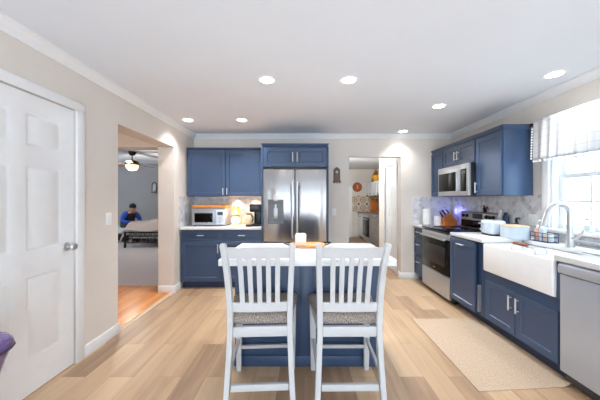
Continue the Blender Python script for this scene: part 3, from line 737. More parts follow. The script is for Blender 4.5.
def make_stool(label, loc, rz):
    t = thing('counter_stool', label, 'stool', loc, rz, 'white slat-back counter stools')
    wm = M['chairwhite']
    for s in (-1, 1):
        def P(x, y, z, wx=.034, wy=.045): return (s*x, y, z, wx, wy)
        m = MB().post([P(.207, -.262, 0.0003), P(.197, -.240, .18), P(.189, -.222, .36), P(.184, -.212, .50, .036), P(.184, -.214, .62, .036), P(.187, -.232, .75), P(.192, -.262, .88), P(.197, -.305, 1.0), P(.200, -.332, 1.055), P(.199, -.337, 1.066, .026, .036)])
        obj('leg', m, wm, t)
        m = MB().post([P(.207, .206, .0003, .036, .036), P(.208, .204, .25, .044, .044), P(.208, .204, .455, .05, .05), P(.208, .204, .53, .05, .05)])
        obj('leg', m, wm, t)
    m = MB(); m.box(-.166, .166, -.228, -.20, .472, .534, .003); m.box(-.183, .183, .185, .21, .472, .534, .003)
    for s in (-1, 1):
        m.loft([[(s*.182-.011, -.192, .472), (s*.182+.011, -.192, .472), (s*.182+.011, -.192, .534), (s*.182-.011, -.192, .534)], [(s*.21-.011, .166, .472), (s*.21+.011, .166, .472), (s*.21+.011, .166, .534), (s*.21-.011, .166, .534)]])
    obj('seat_frame', m, wm, t)
    # padded seat, trapezoid with a crowned top
    m = MB(); rings = []
    def sq(ins, z):
        pts = []
        yb, yf, wb, wf = -.192+ins, .232-ins, .178-ins, .245-ins
        n = 8; r = .04
        cs = [(wf-r, yf-r, 0), (-(wf-r), yf-r, PI/2), (-(wb-r*.5), yb+r*.5, PI), (wb-r*.5, yb+r*.5, 1.5*PI)]
        for k, (cx, cy, a0) in enumerate(cs):
            q = r if k < 2 else r*.5
            for i in range(n): a = a0+PI/2*i/(n-1); pts.append((cx+q*math.cos(a), cy+q*math.sin(a), z))
        return pts
    for ins, z in ((.006, .5345), (0, .542), (-.004, .558), (-.001, .576), (.012, .59), (.04, .60), (.09, .606), (.15, .608)): rings.append(sq(ins, z))
    obj('seat_cushion', m.loft(rings), M['tweed'], t)
    # back: crest rail, lower rail, five slats
    def rail(z0, z1, ya, yb, hwid, bow, th=.024):
        m = MB(); rings = []
        for i in range(9):
            u = -1+2*i/8; x = u*hwid; b = bow*(1-u*u)
            rings.append([(x, ya-th/2+b, z0), (x, ya+th/2+b, z0), (x, yb+th/2+b, z1), (x, yb-th/2+b, z1)])
        return m.loft(rings)
    obj('crest_rail', rail(.974, 1.041, -.293, -.323, .185, -.012), wm, t)
    obj('lower_rail', rail(.628, .680, -.216, -.220, .169, -.006), wm, t)
    for k in range(5):
        u = (k-2); x = u*.0535
        m = MB().post([(x, -.226, .672, .030, .012), (x*1.01, -.242, .76, .030, .012), (x*1.03, -.27, .88, .030, .012), (x*1.05, -.308, .992, .030, .012)], .003)
        obj('slat', m, wm, t)
    obj('stretcher', MB().box(-.176, .176, -.249, -.224, .15, .19, .003), wm, t)
    obj('stretcher', MB().box(-.187, .187, .178, .20, .175, .2, .003), wm, t)
    for s in (-1, 1):
        m = MB().loft([[(s*.193-.009, -.215, .225), (s*.193+.009, -.215, .225), (s*.193+.009, -.215, .255), (s*.193-.009, -.215, .255)], [(s*.207-.009, .17, .225), (s*.207+.009, .17, .225), (s*.207+.009, .17, .255), (s*.207-.009, .17, .255)]])
        obj('stretcher', m, wm, t)
    return t
st = make_stool('white slat-back counter stool on the left, in front of island', (-.277, 1.875, 0), math.radians(3))
dup(st, (.287, 1.875, 0), math.radians(.5), 'white slat-back counter stool on the right, in front of island')

# tray and canister on the island
t = thing('serving_tray', 'round-cornered wooden serving tray with metal handles on the island', 'tray', (.035, 2.30, .9175))
m = MB().loft([rr(-.145, .145, -.095, .095, .05, .0), rr(-.15, .15, -.1, .1, .055, .004), rr(-.15, .15, -.1, .1, .055, .022), rr(-.143, .143, -.093, .093, .05, .024), rr(-.135, .135, -.085, .085, .045, .012)])
obj('base', m, M['tray_wood'], t)
for s in (-1, 1):
    obj('handle', MB().tube([(s*.146, -.045, .018), (s*.185, -.04, .03), (s*.2, -.02, .034), (s*.2, .02, .034), (s*.185, .04, .03), (s*.146, .045, .018)], .0055, 8), M['bronze'], t)
t = thing('canister', 'square white ceramic holder standing on the wooden tray', 'holder', (-.02, 2.305, .9297))
m = MB().loft([rr(-.046, .046, -.04, .04, .012, .0), rr(-.048, .048, -.042, .042, .012, .004), rr(-.048, .048, -.042, .042, .012, .088), rr(-.044, .044, -.038, .038, .011, .088), rr(-.043, .043, -.037, .037, .011, .01)])
obj('shell', m, M['whitegloss'], t)
m = MB()
for k in range(5): m.box(-.038, .038, -.03+k*.012, -.021+k*.012, .0105, .098, .002)
obj('napkins', m, M['paper'], t)

# ------------------------------------------------------------------ left counter things
Z = .9175
t = thing('toaster_oven', 'silver countertop toaster oven with glass door', 'toaster oven', (-1.435, 4.05, Z))
obj('case', MB().loft([[(-.265+a*0, y, z) for (z, y) in ((0, 0),)]*1]) if False else MB().box(-.262, .262, .012, .34, .012, .275, .03, 4), M['ovensteel'], t)
obj('fascia', MB().box(-.255, .255, 0, .0118, .018, .268, .005), M['ovensteel'], t)
d = obj('door', MB().box(-.235, .10, -.014, -.0004, .04, .238, .004), M['ovensteel'], t)
obj('window', MB().box(-.205, .07, -.017, -.0143, .065, .20, .001), M['blackglass'], d)
obj('handle', MB().tube([(-.2, -.02, .222), (-.2, -.04, .222), (.065, -.04, .222), (.065, -.02, .222)], .008, 10), M['nickel'], d)
cpn = obj('control_panel', MB().box(.115, .245, -.006, -.0004, .03, .25, .003), M['soapblue'], t)
for z in (.07, .125): obj('knob', MB().lathe([(.018, -.0065), (.018, -.02), (.003, -.021)], (.18, 0, z), 16, axis='Y'), M['nickel'], cpn)
obj('display', MB().box(.14, .22, -.0075, -.0062, .17, .22), M['darkgrey'], cpn)
for x in (-.22, .22):
    for y in (.05, .29): obj('foot', MB().lathe([(.015, 0), (.015, .013)], (x, y, 0), 12), M['dark'], t)
single('cutting_board', MB().box(-.26, .26, 0, .27, 0, .045, .006), M['orange_wood'], 'thick orange wooden cutting board on top of the toaster oven', 'cutting board', (-1.435, 4.07, Z+.2755))
single('cutting_board', MB().box(-.012, .0, .0, .24, 0, .26, .004), M['greycloth'], 'thin grey board on edge between left wall and toaster oven', 'cutting board', (-1.765, 4.12, Z))
# kitchen scale and lit jar
t = thing('kitchen_scale', 'cream dial kitchen scale under a glowing amber jar', 'kitchen scale', (-1.045, 4.14, Z))
m = MB(); m.box(-.07, .07, .0, .09, 0, .018, .006)
m.lathe([(.078, .004), (.078, .07), (.07, .08), (.003, .08)], (0, 0, .085), 32, axis='Y')
obj('body', m, M['cream'], t)
dl = obj('dial', MB().lathe([(.066, .0035), (.066, .0), (.062, -.002), (.003, -.002)], (0, 0, .085), 32, axis='Y'), M['whitematte'], t)
obj('pointer', MB().tube([(-.012, -.005, .06), (.018, -.005, .115)], .004, 6), M['dark'], dl)
m = MB().lathe([(.02, .164), (.02, .172), (.075, .174), (.085, .186), (.082, .188), (.07, .178), (.003, .178)], (0, .045, 0), 28); obj('pan', m, M['cream'], t)
t = thing('jar', 'glowing amber glass jar sitting on the kitchen scale', 'jar', (-1.045, 4.185, Z+.1785))
obj('glass', MB().lathe([(.05, .0), (.055, .006), (.055, .075), (.045, .085), (.045, .09), (.003, .09)], seg=24), M['amber'], t)
obj('lid', MB().lathe([(.048, .0905), (.048, .11), (.044, .114), (.003, .114)], seg=24), M['gold'], t)
lamp('jar_glow', (0, -.09, .05), 5.0, (1, .66, .34), .04, 'POINT', t)
# coffee maker
t = thing('coffee_maker', 'black coffee maker with cream-filled glass carafe beside the refrigerator', 'coffee maker', (-.735, 4.06, Z))
m = MB(); m.box(-.09, .09, .0, .22, 0, .03, .008); m.box(-.02, .09, .06, .22, .03, .33, .01); m.box(-.085, .09, .02, .22, .215, .335, .014)
obj('body', m, M['dark'], t)
obj('control_panel', MB().box(-.07, .03, .014, .0195, .25, .31, .001), M['darkgrey'], t)
cf = obj('carafe', MB().lathe([(.04, .0305), (.068, .05), (.076, .09), (.070, .14), (.05, .172), (.046, .18), (.04, .18)], (-.085, -.02, 0), 24), M['cream'], t)
obj('lid', MB().lathe([(.05, .1802), (.052, .19), (.03, .198), (.003, .2)], (-.085, -.02, 0), 20), M['dark'], cf)
obj('carafe_base', MB().lathe([(.05, .0), (.052, .02), (.04, .03)], (-.085, -.02, 0), 20), M['brown_wood'], cf)
obj('handle', MB().tube([(-.04, -.05, .165), (-.012, -.075, .155), (-.01, -.08, .11), (-.03, -.065, .07)], .008, 8), M['dark'], cf)

# ------------------------------------------------------------------ right counter things
t = thing('paper_towel_roll', 'white paper towel roll standing upright on the corner countertop', 'paper towel', (1.98, 4.27, Z))
obj('holder_base', MB().lathe([(.075, 0), (.075, .008), (.07, .012), (.003, .012)], seg=24), M['nickel'], t)
obj('roll', MB().lathe([(.055, .0125), (.06, .016), (.06, .255), (.056, .258), (.02, .258), (.02, .25)], seg=28), M['paper'], t)
obj('rod', MB().lathe([(.008, .2505), (.008, .29), (.013, .295), (.012, .305), (.003, .31)], seg=14), M['nickel'], t)
t = thing('canister', 'white ceramic canister beside the knife block', 'canister', (2.16, 4.29, Z))
obj('jar', MB().lathe([(.05, 0), (.056, .006), (.056, .115), (.052, .12), (.003, .12)], seg=24), M['whitegloss'], t)
obj('lid', MB().lathe([(.05, .1203), (.056, .124), (.05, .136), (.012, .14), (.012, .15), (.003, .152)], seg=24), M['whitegloss'], t)
KB = Vector((2.30, 4.23, Z))
t = thing('knife_block', 'orange wooden knife block on the corner countertop', 'knife block', KB)
obj('block', MB().prism([(-.085, 0), (.115, 0), (.115, .06), (.02, .185), (-.095, .10)], -.055, .055, 'Y'), M['block_wood'], t)
# the slot face runs from (-.095,.10) to (.02,.185); its normal looks up and to -x
n_ = Vector((-.085, 0, .115)).normalized(); a_ = Vector((-.095, 0, .10)); b_ = Vector((.02, 0, .185))
kl = ['lowest knife at the front left of the wooden knife block', 'second black-handled knife from the left in the block', 'middle black-handled knife of the wooden block', 'fourth black-handled knife from the left in the block', 'highest black-handled knife at the top of the block']
for k in range(5):
    p = a_.lerp(b_, .12+.19*k)+Vector((0, (-.03, .02, -.015, .03, -.03)[k], 0))
    L = (.10, .11, .12, .10, .09)[k]
    q = KB+p+n_*.002
    kt = thing('knife', kl[k], 'knife', q, 0, 'knives in the wooden block')
    m = MB().tube([n_*.016, n_*.04, n_*(L*.6), n_*L], [.008, .010, .0085, .011], 8); obj('handle', m, M['dark'], kt)
    obj('bolster', MB().tube([n_*.0, n_*.0155], [.009, .008], 8), M['nickel'], kt)
# figurine on the range
t = thing('figurine', 'small dark red ornament on top of the range back panel', 'figurine', (2.46, 3.61, 1.1507))
m = MB().lathe([(.022, 0), (.024, .006), (.014, .02), (.024, .036), (.026, .05), (.016, .064), (.003, .07)], seg=16, sx=1, sy=1.3); obj('body', m, M['dark'], t)
m = MB().sphere((0, .02, .078), .014, 10); m.box(-.003, .003, .012, .03, .088, .1, .002); obj('head', m, M['red'], t)
obj('tail', MB().tube([(0, -.025, .045), (0, -.045, .065), (0, -.05, .085)], [.012, .01, .004], 8), M['red'], t)
# wall plates (right wall)
def plate(label, loc, rz, wdt=.072, gangs=1, kind='outlet', cat='outlet', group=None):
    t = thing(kind+'_plate' if kind != 'switch' else 'light_switch', label, cat, loc, rz, group)
    obj('cover', MB().box(-wdt/2, wdt/2, -.006, -.0003, -.058, .058, .002), M['whitematte'], t)
    for g in range(gangs):
        x = (g-(gangs-1)/2)*.046
        if kind == 'outlet':
            for z in (-.024, .024): obj('socket', MB().box(x-.016, x+.016, -.0085, -.0062, z-.014, z+.014, .003), M['whitegloss'], t)
        else: obj('rocker', MB().box(x-.016, x+.016, -.0095, -.0062, -.032, .032, .002), M['whitegloss'], t)
    return t
plate('white single outlet plate on the mosaic behind the bread box', (RX-.008, 3.17, 1.10), R)
plate('white double switch plate on the mosaic beside the window', (RX-.008, 2.885, 1.105), R, .118, 2, 'switch', 'switch')
plate('white light switch on the left wall near the hall opening', (LX, 2.51, 1.14), PI/2, .072, 1, 'switch', 'switch')
plate('white light switch on the back wall right of the refrigerator', (.52, BY, 1.115), 0, .072, 1, 'switch', 'switch')
t = thing('night_light', 'white plug-in night light glowing blue on the corner backsplash', 'night light', (RX-.008, 4.34, 1.14), R)
obj('body', MB().box(-.03, .03, -.04, -.0003, -.06, .06, .008), M['whitegloss'], t)
obj('led', MB().box(.0305, .045, -.036, -.006, -.05, .05, .004), M['blueled'], t)
lamp('blue_glow', (.09, -.05, .02), .5, (.2, .2, 1), .02, 'POINT', t)
# toaster, bottles behind it, bread box
t = thing('toaster', 'pale blue two-slot toaster at the left of the bread box', 'toaster', (2.17, 3.05, Z), math.radians(-4))
obj('shell', MB().box(-.085, .085, -.105, .105, .012, .17, .028, 4), M['toaster'], t)
obj('slot_plate', MB().box(-.05, .05, -.08, .08, .1702, .173, .001), M['nickel'], t)
obj('foot_rail', MB().box(-.075, .075, -.09, .09, .0, .0118), M['dark'], t)
for y in (.05, .085): obj('lever', MB().box(-.107, -.086, y-.012, y+.012, .12, .135, .003), M['nickel'], t)
obj('knob', MB().lathe([(.014, -.086), (.014, -.1), (.003, -.101)], (0, .068, .06), 14, axis='X'), M['nickel'], t)
t = thing('bottle', 'pale grey-green bottle behind the toaster against the mosaic', 'bottle', (2.415, 3.27, Z))
obj('glass', MB().lathe([(.03, 0), (.032, .006), (.032, .19), (.018, .23), (.016, .255), (.003, .255)], seg=20), M['farwhite'], t)
obj('cap', MB().lathe([(.018, .2553), (.018, .272), (.003, .274)], seg=14), M['farwhite'], t)
t = thing('bottle', 'dark navy bottle behind the toaster, beside the pale one', 'bottle', (2.425, 3.19, Z))
obj('glass', MB().lathe([(.03, 0), (.032, .006), (.032, .20), (.02, .225), (.003, .225)], seg=20), M['navywire'], t)
obj('cap', MB().lathe([(.02, .2253), (.02, .25), (.003, .252)], seg=14), M['dark'], t)
t = thing('soap_dispenser', 'black pump dispenser standing behind the bread box', 'dispenser', (2.36, 2.955, Z))
obj('bottle', MB().lathe([(.03, 0), (.032, .005), (.032, .13), (.014, .15), (.003, .15)], seg=20), M['darkgrey'], t)
m = MB().lathe([(.012, .1503), (.012, .19), (.008, .195), (.008, .205), (.003, .205)], seg=12); m.tube([(0, 0, .2), (.0, -.03, .202), (.0, -.05, .194)], .007, 8)
obj('pump', m, M['dark'], t)
t = thing('bread_box', 'white bread box with pale wooden lid on the countertop', 'bread box', (2.215, 2.80, Z), math.radians(-99))
m = MB().loft([rr(-.12, .12, -.085, .085, .04, .0), rr(-.125, .125, -.09, .09, .045, .006), rr(-.127, .127, -.092, .092, .045, .118), rr(-.123, .123, -.088, .088, .043, .122)])
obj('box', m, M['toaster'], t)
obj('lid', MB().loft([rr(-.125, .125, -.09, .09, .044, .1223), rr(-.127, .127, -.092, .092, .045, .125), rr(-.127, .127, -.092, .092, .045, .134), rr(-.123, .123, -.088, .088, .043, .137)]), M['light_wood'], t)
# navy wire caddy with soap things
CX, CY = 2.31, 2.56
t = thing('sink_caddy', 'navy wire caddy holding soap bottles behind the sink', 'caddy', (CX, CY, Z), R)
m = MB(); hw, hd = .095, .05
for z in (.004, .05, .085):
    m.tube([(-hw, -hd, z), (hw, -hd, z), (hw, hd, z), (-hw, hd, z), (-hw, -hd, z)], .0035, 6)
for x in (-hw, -.04, .04, hw):
    for y in (-hd, hd): m.tube([(x, y, .004), (x, y, .085)], .003, 6)
for y in (-.025, 0, .025): m.tube([(-hw, y, .004), (hw, y, .004)], .0028, 6)
m.tube([(-hw, hd, .085), (-hw, hd, .135), (-.055, hd, .135), (-.055, hd, .085)], .0035, 6); m.tube([(-hw, -.0, .085), (-hw, -.0, .135), (-.055, 0, .135), (-.055, 0, .085)], .0035, 6)
m.tube([(-hw, hd, .135), (-hw, 0, .135)], .0035, 6); m.tube([(-.055, hd, .135), (-.055, 0, .135)], .0035, 6)
obj('frame', m, M['navywire'], t)
ZC = Z+.008
t = thing('soap_dispenser', 'clear soap bottle with white pump in the navy caddy', 'dispenser', (CX, 2.572, ZC))
obj('bottle', MB().lathe([(.026, 0), (.028, .005), (.028, .12), (.012, .14), (.003, .14)], seg=18), M['soapblue'], t)
m = MB().lathe([(.013, .1403), (.013, .16), (.006, .162), (.006, .19), (.012, .192), (.012, .2), (.003, .2)], seg=12); m.tube([(0, 0, .195), (-.03, 0, .197), (-.042, 0, .188)], .006, 8)
obj('pump', m, M['whitegloss'], t)
t = thing('bottle', 'peach soap bottle at the left end of the navy caddy', 'bottle', (CX-.005, 2.626, ZC))
obj('bottle_body', MB().lathe([(.022, 0), (.024, .005), (.024, .10), (.012, .12), (.003, .12)], seg=18), M['orangesoap'], t)
obj('cap', MB().lathe([(.013, .1203), (.013, .145), (.003, .146)], seg=12), M['whitegloss'], t)
single('sponge', MB().box(-.03, .03, -.02, .02, 0, .075, .008), M['sponge'], 'cream sponge standing in the middle of the navy caddy', 'sponge', (CX, 2.522, ZC))
t = thing('jar', 'small clear jar at the right end of the navy caddy', 'jar', (CX, 2.488, ZC))
obj('glass', MB().lathe([(.02, 0), (.022, .004), (.022, .06), (.018, .066), (.003, .066)], seg=18), M['soapblue'], t)
obj('lid', MB().lathe([(.02, .0663), (.02, .08), (.003, .081)], seg=16), M['cream'], t)
# wire rack with wooden grip hooked on the sink front
t = thing('sink_rack', 'silver wire rack with wooden grip hooked over the sink front', 'rack', (1.905, 2.26, .8765), R)
m = MB()
for y in (-.045, .05):
    m.tube([(-.12, y, .002), (-.12, y, .03), (-.10, y, .05), (.10, y, .05), (.12, y, .03), (.12, y, .002)], .004, 8)
m.tube([(-.12, -.045, .003), (-.12, .05, .003)], .004, 8); m.tube([(.12, -.045, .003), (.12, .05, .003)], .004, 8)
for x in (-.06, 0, .06): m.tube([(x, -.045, .05), (x, .05, .05)], .0028, 6)
obj('wires', m, M['nickel'], t)
obj('grip', MB().tube([(-.10, -.045, .062), (-.05, -.045, .064), (.03, -.045, .064), (.05, -.045, .062)], [.010, .012, .012, .010], 10), M['grip_wood'], t)
# roll-up steel drying mat, low steel dish behind the faucet, sill jar
m = MB()
for k in range(14): m.tube([(-.15, -.12+k*.018, .006), (.15, -.12+k*.018, .006)], .005, 8)
m.box(-.155, -.145, -.125, .12, 0, .008); m.box(.145, .155, -.125, .12, 0, .008)
single('drying_rack', m, M['nickel'], 'roll-up steel drying rack lying right of the faucet', 'drying rack', (2.27, 1.90, Z))
m = MB(); m.box(-.02, .02, -.12, .10, .0, .006, .002); m.box(-.02, .02, -.12, .10, .04, .048, .003); m.tube([(0, .08, .006), (0, .08, .042)], .008, 8); m.tube([(0, -.1, .006), (0, -.1, .042)], .008, 8)
single('soap_dish', m, M['nickel'], 'two-tier silver soap rack between faucet and window', 'soap rack', (2.40, 2.24, Z))
t = thing('jar', 'clear glass jar with pale teal water on the window sill', 'jar', (2.515, 2.34, WZ0+.0045))
obj('glass', MB().lathe([(.036, 0), (.040, .006), (.040, .07), (.03, .086), (.03, .104), (.027, .104), (.027, .086), (.036, .07), (.036, .008), (.003, .006)], seg=24), M['jarglass'], t)
obj('water', MB().lathe([(.034, .009), (.0345, .06), (.003, .06)], seg=20), M['teal'], t)
obj('lid', MB().lathe([(.032, .1043), (.032, .118), (.003, .119)], seg=20), M['nickel'], t)

# valance and rod
t = thing('curtain_rod', 'thin dark curtain rod with round finial over the kitchen window', 'curtain rod', (0, 0, 0))
obj('rod', MB().tube([(2.42, 2.80, 2.105), (2.42, 1.70, 2.105)], .008, 10), M['bronze'], t)
obj('finial', MB().lathe([(.008, 0), (.012, .004), (.02, .016), (.022, .026), (.014, .04), (.003, .045)], (2.42, 2.80, 2.105), 14, axis='Y'), M['bronze'], t)
obj('bracket', MB().tube([(2.42, 2.795, 2.105), (2.499, 2.795, 2.105)], .006, 8), M['bronze'], t)
t = thing('valance', 'white plaid valance with pompom trim over the kitchen window', 'valance', (0, 0, 0))
m = MB(); ny, nz = 150, 14; g = []
def vx(y, f): return 2.395-.012*f - (.004+.012*f)*math.sin(y*52+1.3*math.sin(y*17))-.003*math.sin(y*140)*f
for j in range(nz+1):
    f = j/nz; z = 2.135-f*.40+.006*math.sin(f*0)
    g.append([m.bm.verts.new((vx(2.775-i/ny*1.05, f), 2.775-i/ny*1.05, z-.02*math.sin(i/ny*PI*1.0)*f)) for i in range(ny+1)])
for j in range(nz):
    for i in range(ny): m.bm.faces.new((g[j][i], g[j][i+1], g[j+1][i+1], g[j+1][i]))
cl = obj('cloth', m, M['sheer'], t, sharp=80)
sm = cl.modifiers.new('thickness', 'SOLIDIFY'); sm.thickness = .0015
pm = None
def pom(y, z, f):
    global pm
    if pm is None:
        m = MB().sphere((0, 0, 0), .0105, 10); m.tube([(0, 0, .008), (0, 0, .02)], .002, 5); pm = obj('pompom', m, M['pom'], t); o = pm
    else:
        o = pm.copy(); COL.objects.link(o); o.parent = t
    o.location = (vx(y, f), y, z)
for k in range(40):
    y = 2.77-k*.0262; pom(y, 2.135-.40-.02*math.sin((2.775-y)/1.05*PI)-.017, 1)
for k in range(12):
    f = .2+.07*k; pom(2.787, 2.135-f*.4, f)

# ------------------------------------------------------------------ wall things, lamps, rug, purple seat
t = thing('wall_hook_rack', 'small dark brown wooden key rack on the wall beside the refrigerator', 'key rack', (.565, BY, 1.735))
m = MB().prism([(-.055, -.11), (.055, -.11), (.055, .09), (.035, .11), (.02, .125), (0, .132), (-.02, .125), (-.035, .11), (-.055, .09)], -.018, -.0004, 'Y')
obj('board', m, M['brown_wood'], t)
obj('ornament', MB().lathe([(.022, -.0185), (.022, -.026), (.012, -.03), (.003, -.031)], (0, 0, .05), 16, axis='Y'), M['nickel'], t)
obj('shelf', MB().box(-.068, .068, -.04, -.0185, -.125, -.10, .002), M['brown_wood'], t)
for x in (-.045, 0, .045): obj('hook', MB().tube([(x, -.0405, -.11), (x, -.05, -.125), (x, -.055, -.145), (x, -.065, -.135)], .005, 8), M['bronze'], t)
cl = [((-.33, 2.443), 'recessed ceiling light left of the pair above the island'), ((.42, 2.443), 'recessed ceiling light right of the pair above the island'),
      ((2.195, 2.33), 'recessed ceiling light nearest the window valance'), ((1.589, 3.12), 'recessed ceiling light in front of the microwave cabinet'),
      ((-.837, 3.66), 'recessed ceiling light in front of the left wall cabinet'), ((-1.578, 3.66), 'recessed ceiling light in the corner by the hall opening'),
      ((1.60, 4.27), 'recessed ceiling light just in front of the rear doorway')]
rl = None
for (x, y), lb in cl:
    if rl is None:
        rl = thing('recessed_light', lb, 'ceiling light', (x, y, CZ-.0005), 0, 'recessed ceiling lights')
        obj('trim_ring', MB().lathe([(.062, 0), (.064, -.004), (.082, -.006), (.088, 0)], seg=32), M['trim'], rl)
        obj('lens', MB().lathe([(.0615, -.0003), (.0605, -.003), (.003, -.0035)], seg=32), M['bulb'], rl)
    else: dup(rl, (x, y, CZ-.0005), 0, lb)
    lamp('can_lamp', (x, y, CZ-.012), CAN_W*(.45 if y > 4 or x > 2 else .65 if x < -1.5 else 1), (.96, .98, 1.0), .12)
# rug with one lifted corner
m = MB(); n1, n2 = 20, 30; lay = []
for th in (0, .006):
    g = []
    for j in range(n2+1):
        row = []
        for i in range(n1+1):
            x = 1.205+.69*i/n1; y = 1.83+1.12*j/n2
            d = math.hypot(1.895-x, 1.83-y); z = .001+th+max(0, .08-d)**2*4
            row.append(m.bm.verts.new((x, y+.05*(i/n1)*(1-j/n2), z)))
        g.append(row)
    lay.append(g)
lo, hi = lay
for j in range(n2):
    for i in range(n1):
        m.bm.faces.new((lo[j][i], lo[j+1][i], lo[j+1][i+1], lo[j][i+1])); m.bm.faces.new((hi[j][i], hi[j][i+1], hi[j+1][i+1], hi[j+1][i]))
edge = [(0, i) for i in range(n1)]+[(j, n1) for j in range(n2)]+[(n2, i) for i in range(n1, 0, -1)]+[(j, 0) for j in range(n2, 0, -1)]
for k in range(len(edge)):
    (a, b), (c, d) = edge[k], edge[(k+1) % len(edge)]
    m.bm.faces.new((lo[a][b], lo[c][d], hi[c][d], hi[a][b]))
tag(obj('rug', m, M['rug']), 'beige floor mat in front of the sink cabinet', 'rug')
# purple leather tub seat at the left edge
t = thing('tub_chair', 'purple leather tub seat in front of the white left door', 'chair', (-1.56, 1.06, 0))
def sup(r, z, n=40, p=3.2):
    pts = []
    for i in range(n):
        a = 2*PI*i/n; c, s = math.cos(a), math.sin(a); q = (abs(c)**p+abs(s)**p)**(-1/p); pts.append((r*q*c*.92, r*q*s, z))
    return pts
prof = [(.13, .12), (.145, .16), (.18, .36), (.228, .56), (.252, .634), (.254, .638), (.258, .646), (.256, .66), (.244, .676), (.228, .68), (.212, .672), (.208, .62), (.204, .47)]
obj('shell', MB().loft([sup(r, z) for r, z in prof]), M['purple'], t)
obj('piping', MB().tube(sup(.257, .636), .0055, 8, closed=True), M['purpledark'], t)
obj('cushion', MB().loft([sup(r, z) for r, z in ((.16, .471), (.198, .48), (.2, .50), (.19, .53), (.12, .55), (.02, .555))]), M['purple'], t)
for sx in (-1, 1):
    for sy in (-1, 1): obj('leg', MB().lathe([(.014, .0004), (.02, .119)], (sx*.095, sy*.105, 0), 12), M['dark'], t)

# ------------------------------------------------------------------ bedroom beyond the hall
t = thing('ceiling_fan', 'dark ceiling fan with glowing glass bowl in the far room', 'ceiling fan', (-4.16, 6.5, 2.49))
obj('canopy', MB().lathe([(.02, -.1), (.05, -.085), (.085, -.03), (.09, -.0005)], seg=24), M['bronze'], t)
obj('downrod', MB().tube([(0, 0, -.2), (0, 0, -.095)], .012, 10), M['bronze'], t)
obj('motor', MB().lathe([(.03, -.205), (.1, -.22), (.145, -.25), (.15, -.29), (.12, -.315), (.003, -.318)], seg=28), M['bronze'], t)
for k in range(5):
    a = 2*PI*k/5+.12
    m = MB().box(.19, .66, -.065, .065, -.302, -.294, .003); m.move(Matrix.Rotation(a, 4, 'Z') @ Matrix.Translation((0, 0, -.298)) @ Matrix.Rotation(.2, 4, 'X') @ Matrix.Translation((0, 0, .298)))
    b = obj('blade', m, M['fanblade'], t)
    m = MB().box(.13, .25, -.02, .02, -.292, -.286); m.move(Matrix.Rotation(a, 4, 'Z')); obj('blade_iron', m, M['bronze'], b)
obj('light_bowl', MB().lathe([(.13, -.3185), (.14, -.335), (.125, -.40), (.08, -.44), (.01, -.455)], seg=28), M['fanglass'], t)
lamp('fan_lamp', (0, 0, -.55), 38, (1, .92, .82), .08, 'POINT', t)
t = thing('bed', 'black metal bed under a beige duvet in the far room', 'bed', (-4.05, 7.32, .0045))
m = MB()
hw = .83
for x in (-hw, hw): m.tube([(x, 0, 0.001), (x, 0, .44)], .028, 10)
for z in (.14, .32, .42): m.tube([(-hw, 0, z), (hw, 0, z)], .016, 8)
for k in range(12):
    x = -hw+hw*2*(k+.5)/12; m.tube([(x+.055*math.cos(2*PI*i/12), 0, .37+.04*math.sin(2*PI*i/12)) for i in range(12)], .007, 6, closed=True)
for k in range(7): x = -hw+hw*2*(k+1)/8; m.tube([(x, 0, .14), (x, 0, .32)], .010, 6)
obj('footboard', m, M['blackmetal'], t)
m = MB()
for x in (-hw, hw): m.tube([(x, 1.9, .001), (x, 1.9, 1.05)], .028, 10); m.tube([(x, 0, .22), (x, 1.9, .22)], .018, 8)
for z in (.3, 1.0): m.tube([(-hw, 1.9, z), (hw, 1.9, z)], .016, 8)
obj('headboard', m, M['blackmetal'], t)
obj('mattress', MB().box(-.79, .79, .05, 1.86, .245, .55, .06, 3), M['sheet'], t)
m = MB(); g = []; nx, ny = 40, 30
for j in range(ny+1):
    row = []
    for i in range(nx+1):
        u = -1+2*i/nx; v = j/ny
        x = u*1.02; ax = abs(x); y = -.10+v*1.54
        z = .70+.03*math.sin(x*5+y*3)+.02*math.sin(y*9-x*4)+.04*math.exp(-(x*x)*3)
        if ax > .80: z -= (ax-.80)*1.9; x = math.copysign(.80+(ax-.80)*.7, x)
        if v < .14: z -= (.14-v)*1.7
        row.append(m.bm.verts.new((x, y, z)))
    g.append(row)
for j in range(ny):
    for i in range(nx): m.bm.faces.new((g[j][i], g[j][i+1], g[j+1][i+1], g[j+1][i]))
bmesh.ops.solidify(m.bm, geom=list(m.bm.faces), thickness=.06)
obj('duvet', m, M['duvet'], t, sharp=80)
def pillow(label, loc, rz, mt):
    m = MB(); rings = []
    for k in range(9):
        a = -1+2*k/8; z = math.sin(a*PI/2); c = max(.05, math.cos(a*PI/2))**.4
        rings.append([(px*(.25+.75*c), py*(.25+.75*c), z*.08) for px, py, _ in sup(1, 0, 24, 4)])
    m.loft([[(p[0]*.33, p[1]*.21, p[2]) for p in r] for r in rings])
    m.move(Matrix.Rotation(1.1, 4, 'X'))
    return single('pillow', m, mt, label, 'pillow', loc, rz, 'pillows on the far bed')
pillow('dark grey pillow on the bed nearest the seated person', (-4.48, 8.98, .79), 0, M['pillow'])
pillow('dark grey pillow at the right-hand side of the bed', (-3.72, 8.98, .79), 0, M['pillow'])
t = thing('daybed', 'low dark daybed with pale mattress under the seated person', 'daybed', (-5.95, 8.74, .0045))
obj('frame', MB().box(-.85, .85, -.45, .45, .06, .25, .01), M['dark'], t)
for sx in (-1, 1):
    for sy in (-1, 1): obj('leg', MB().box(sx*.78-.03, sx*.78+.03, sy*.38-.03, sy*.38+.03, .0005, .0598), M['dark'], t)
obj('mattress', MB().box(-.84, .84, -.44, .44, .2505, .46, .06, 3), M['sheet'], t)
t = thing('wall_sconce', 'black arched metal wall frame on the far room wall', 'wall decor', (-5.17, 9.30, 1.56))
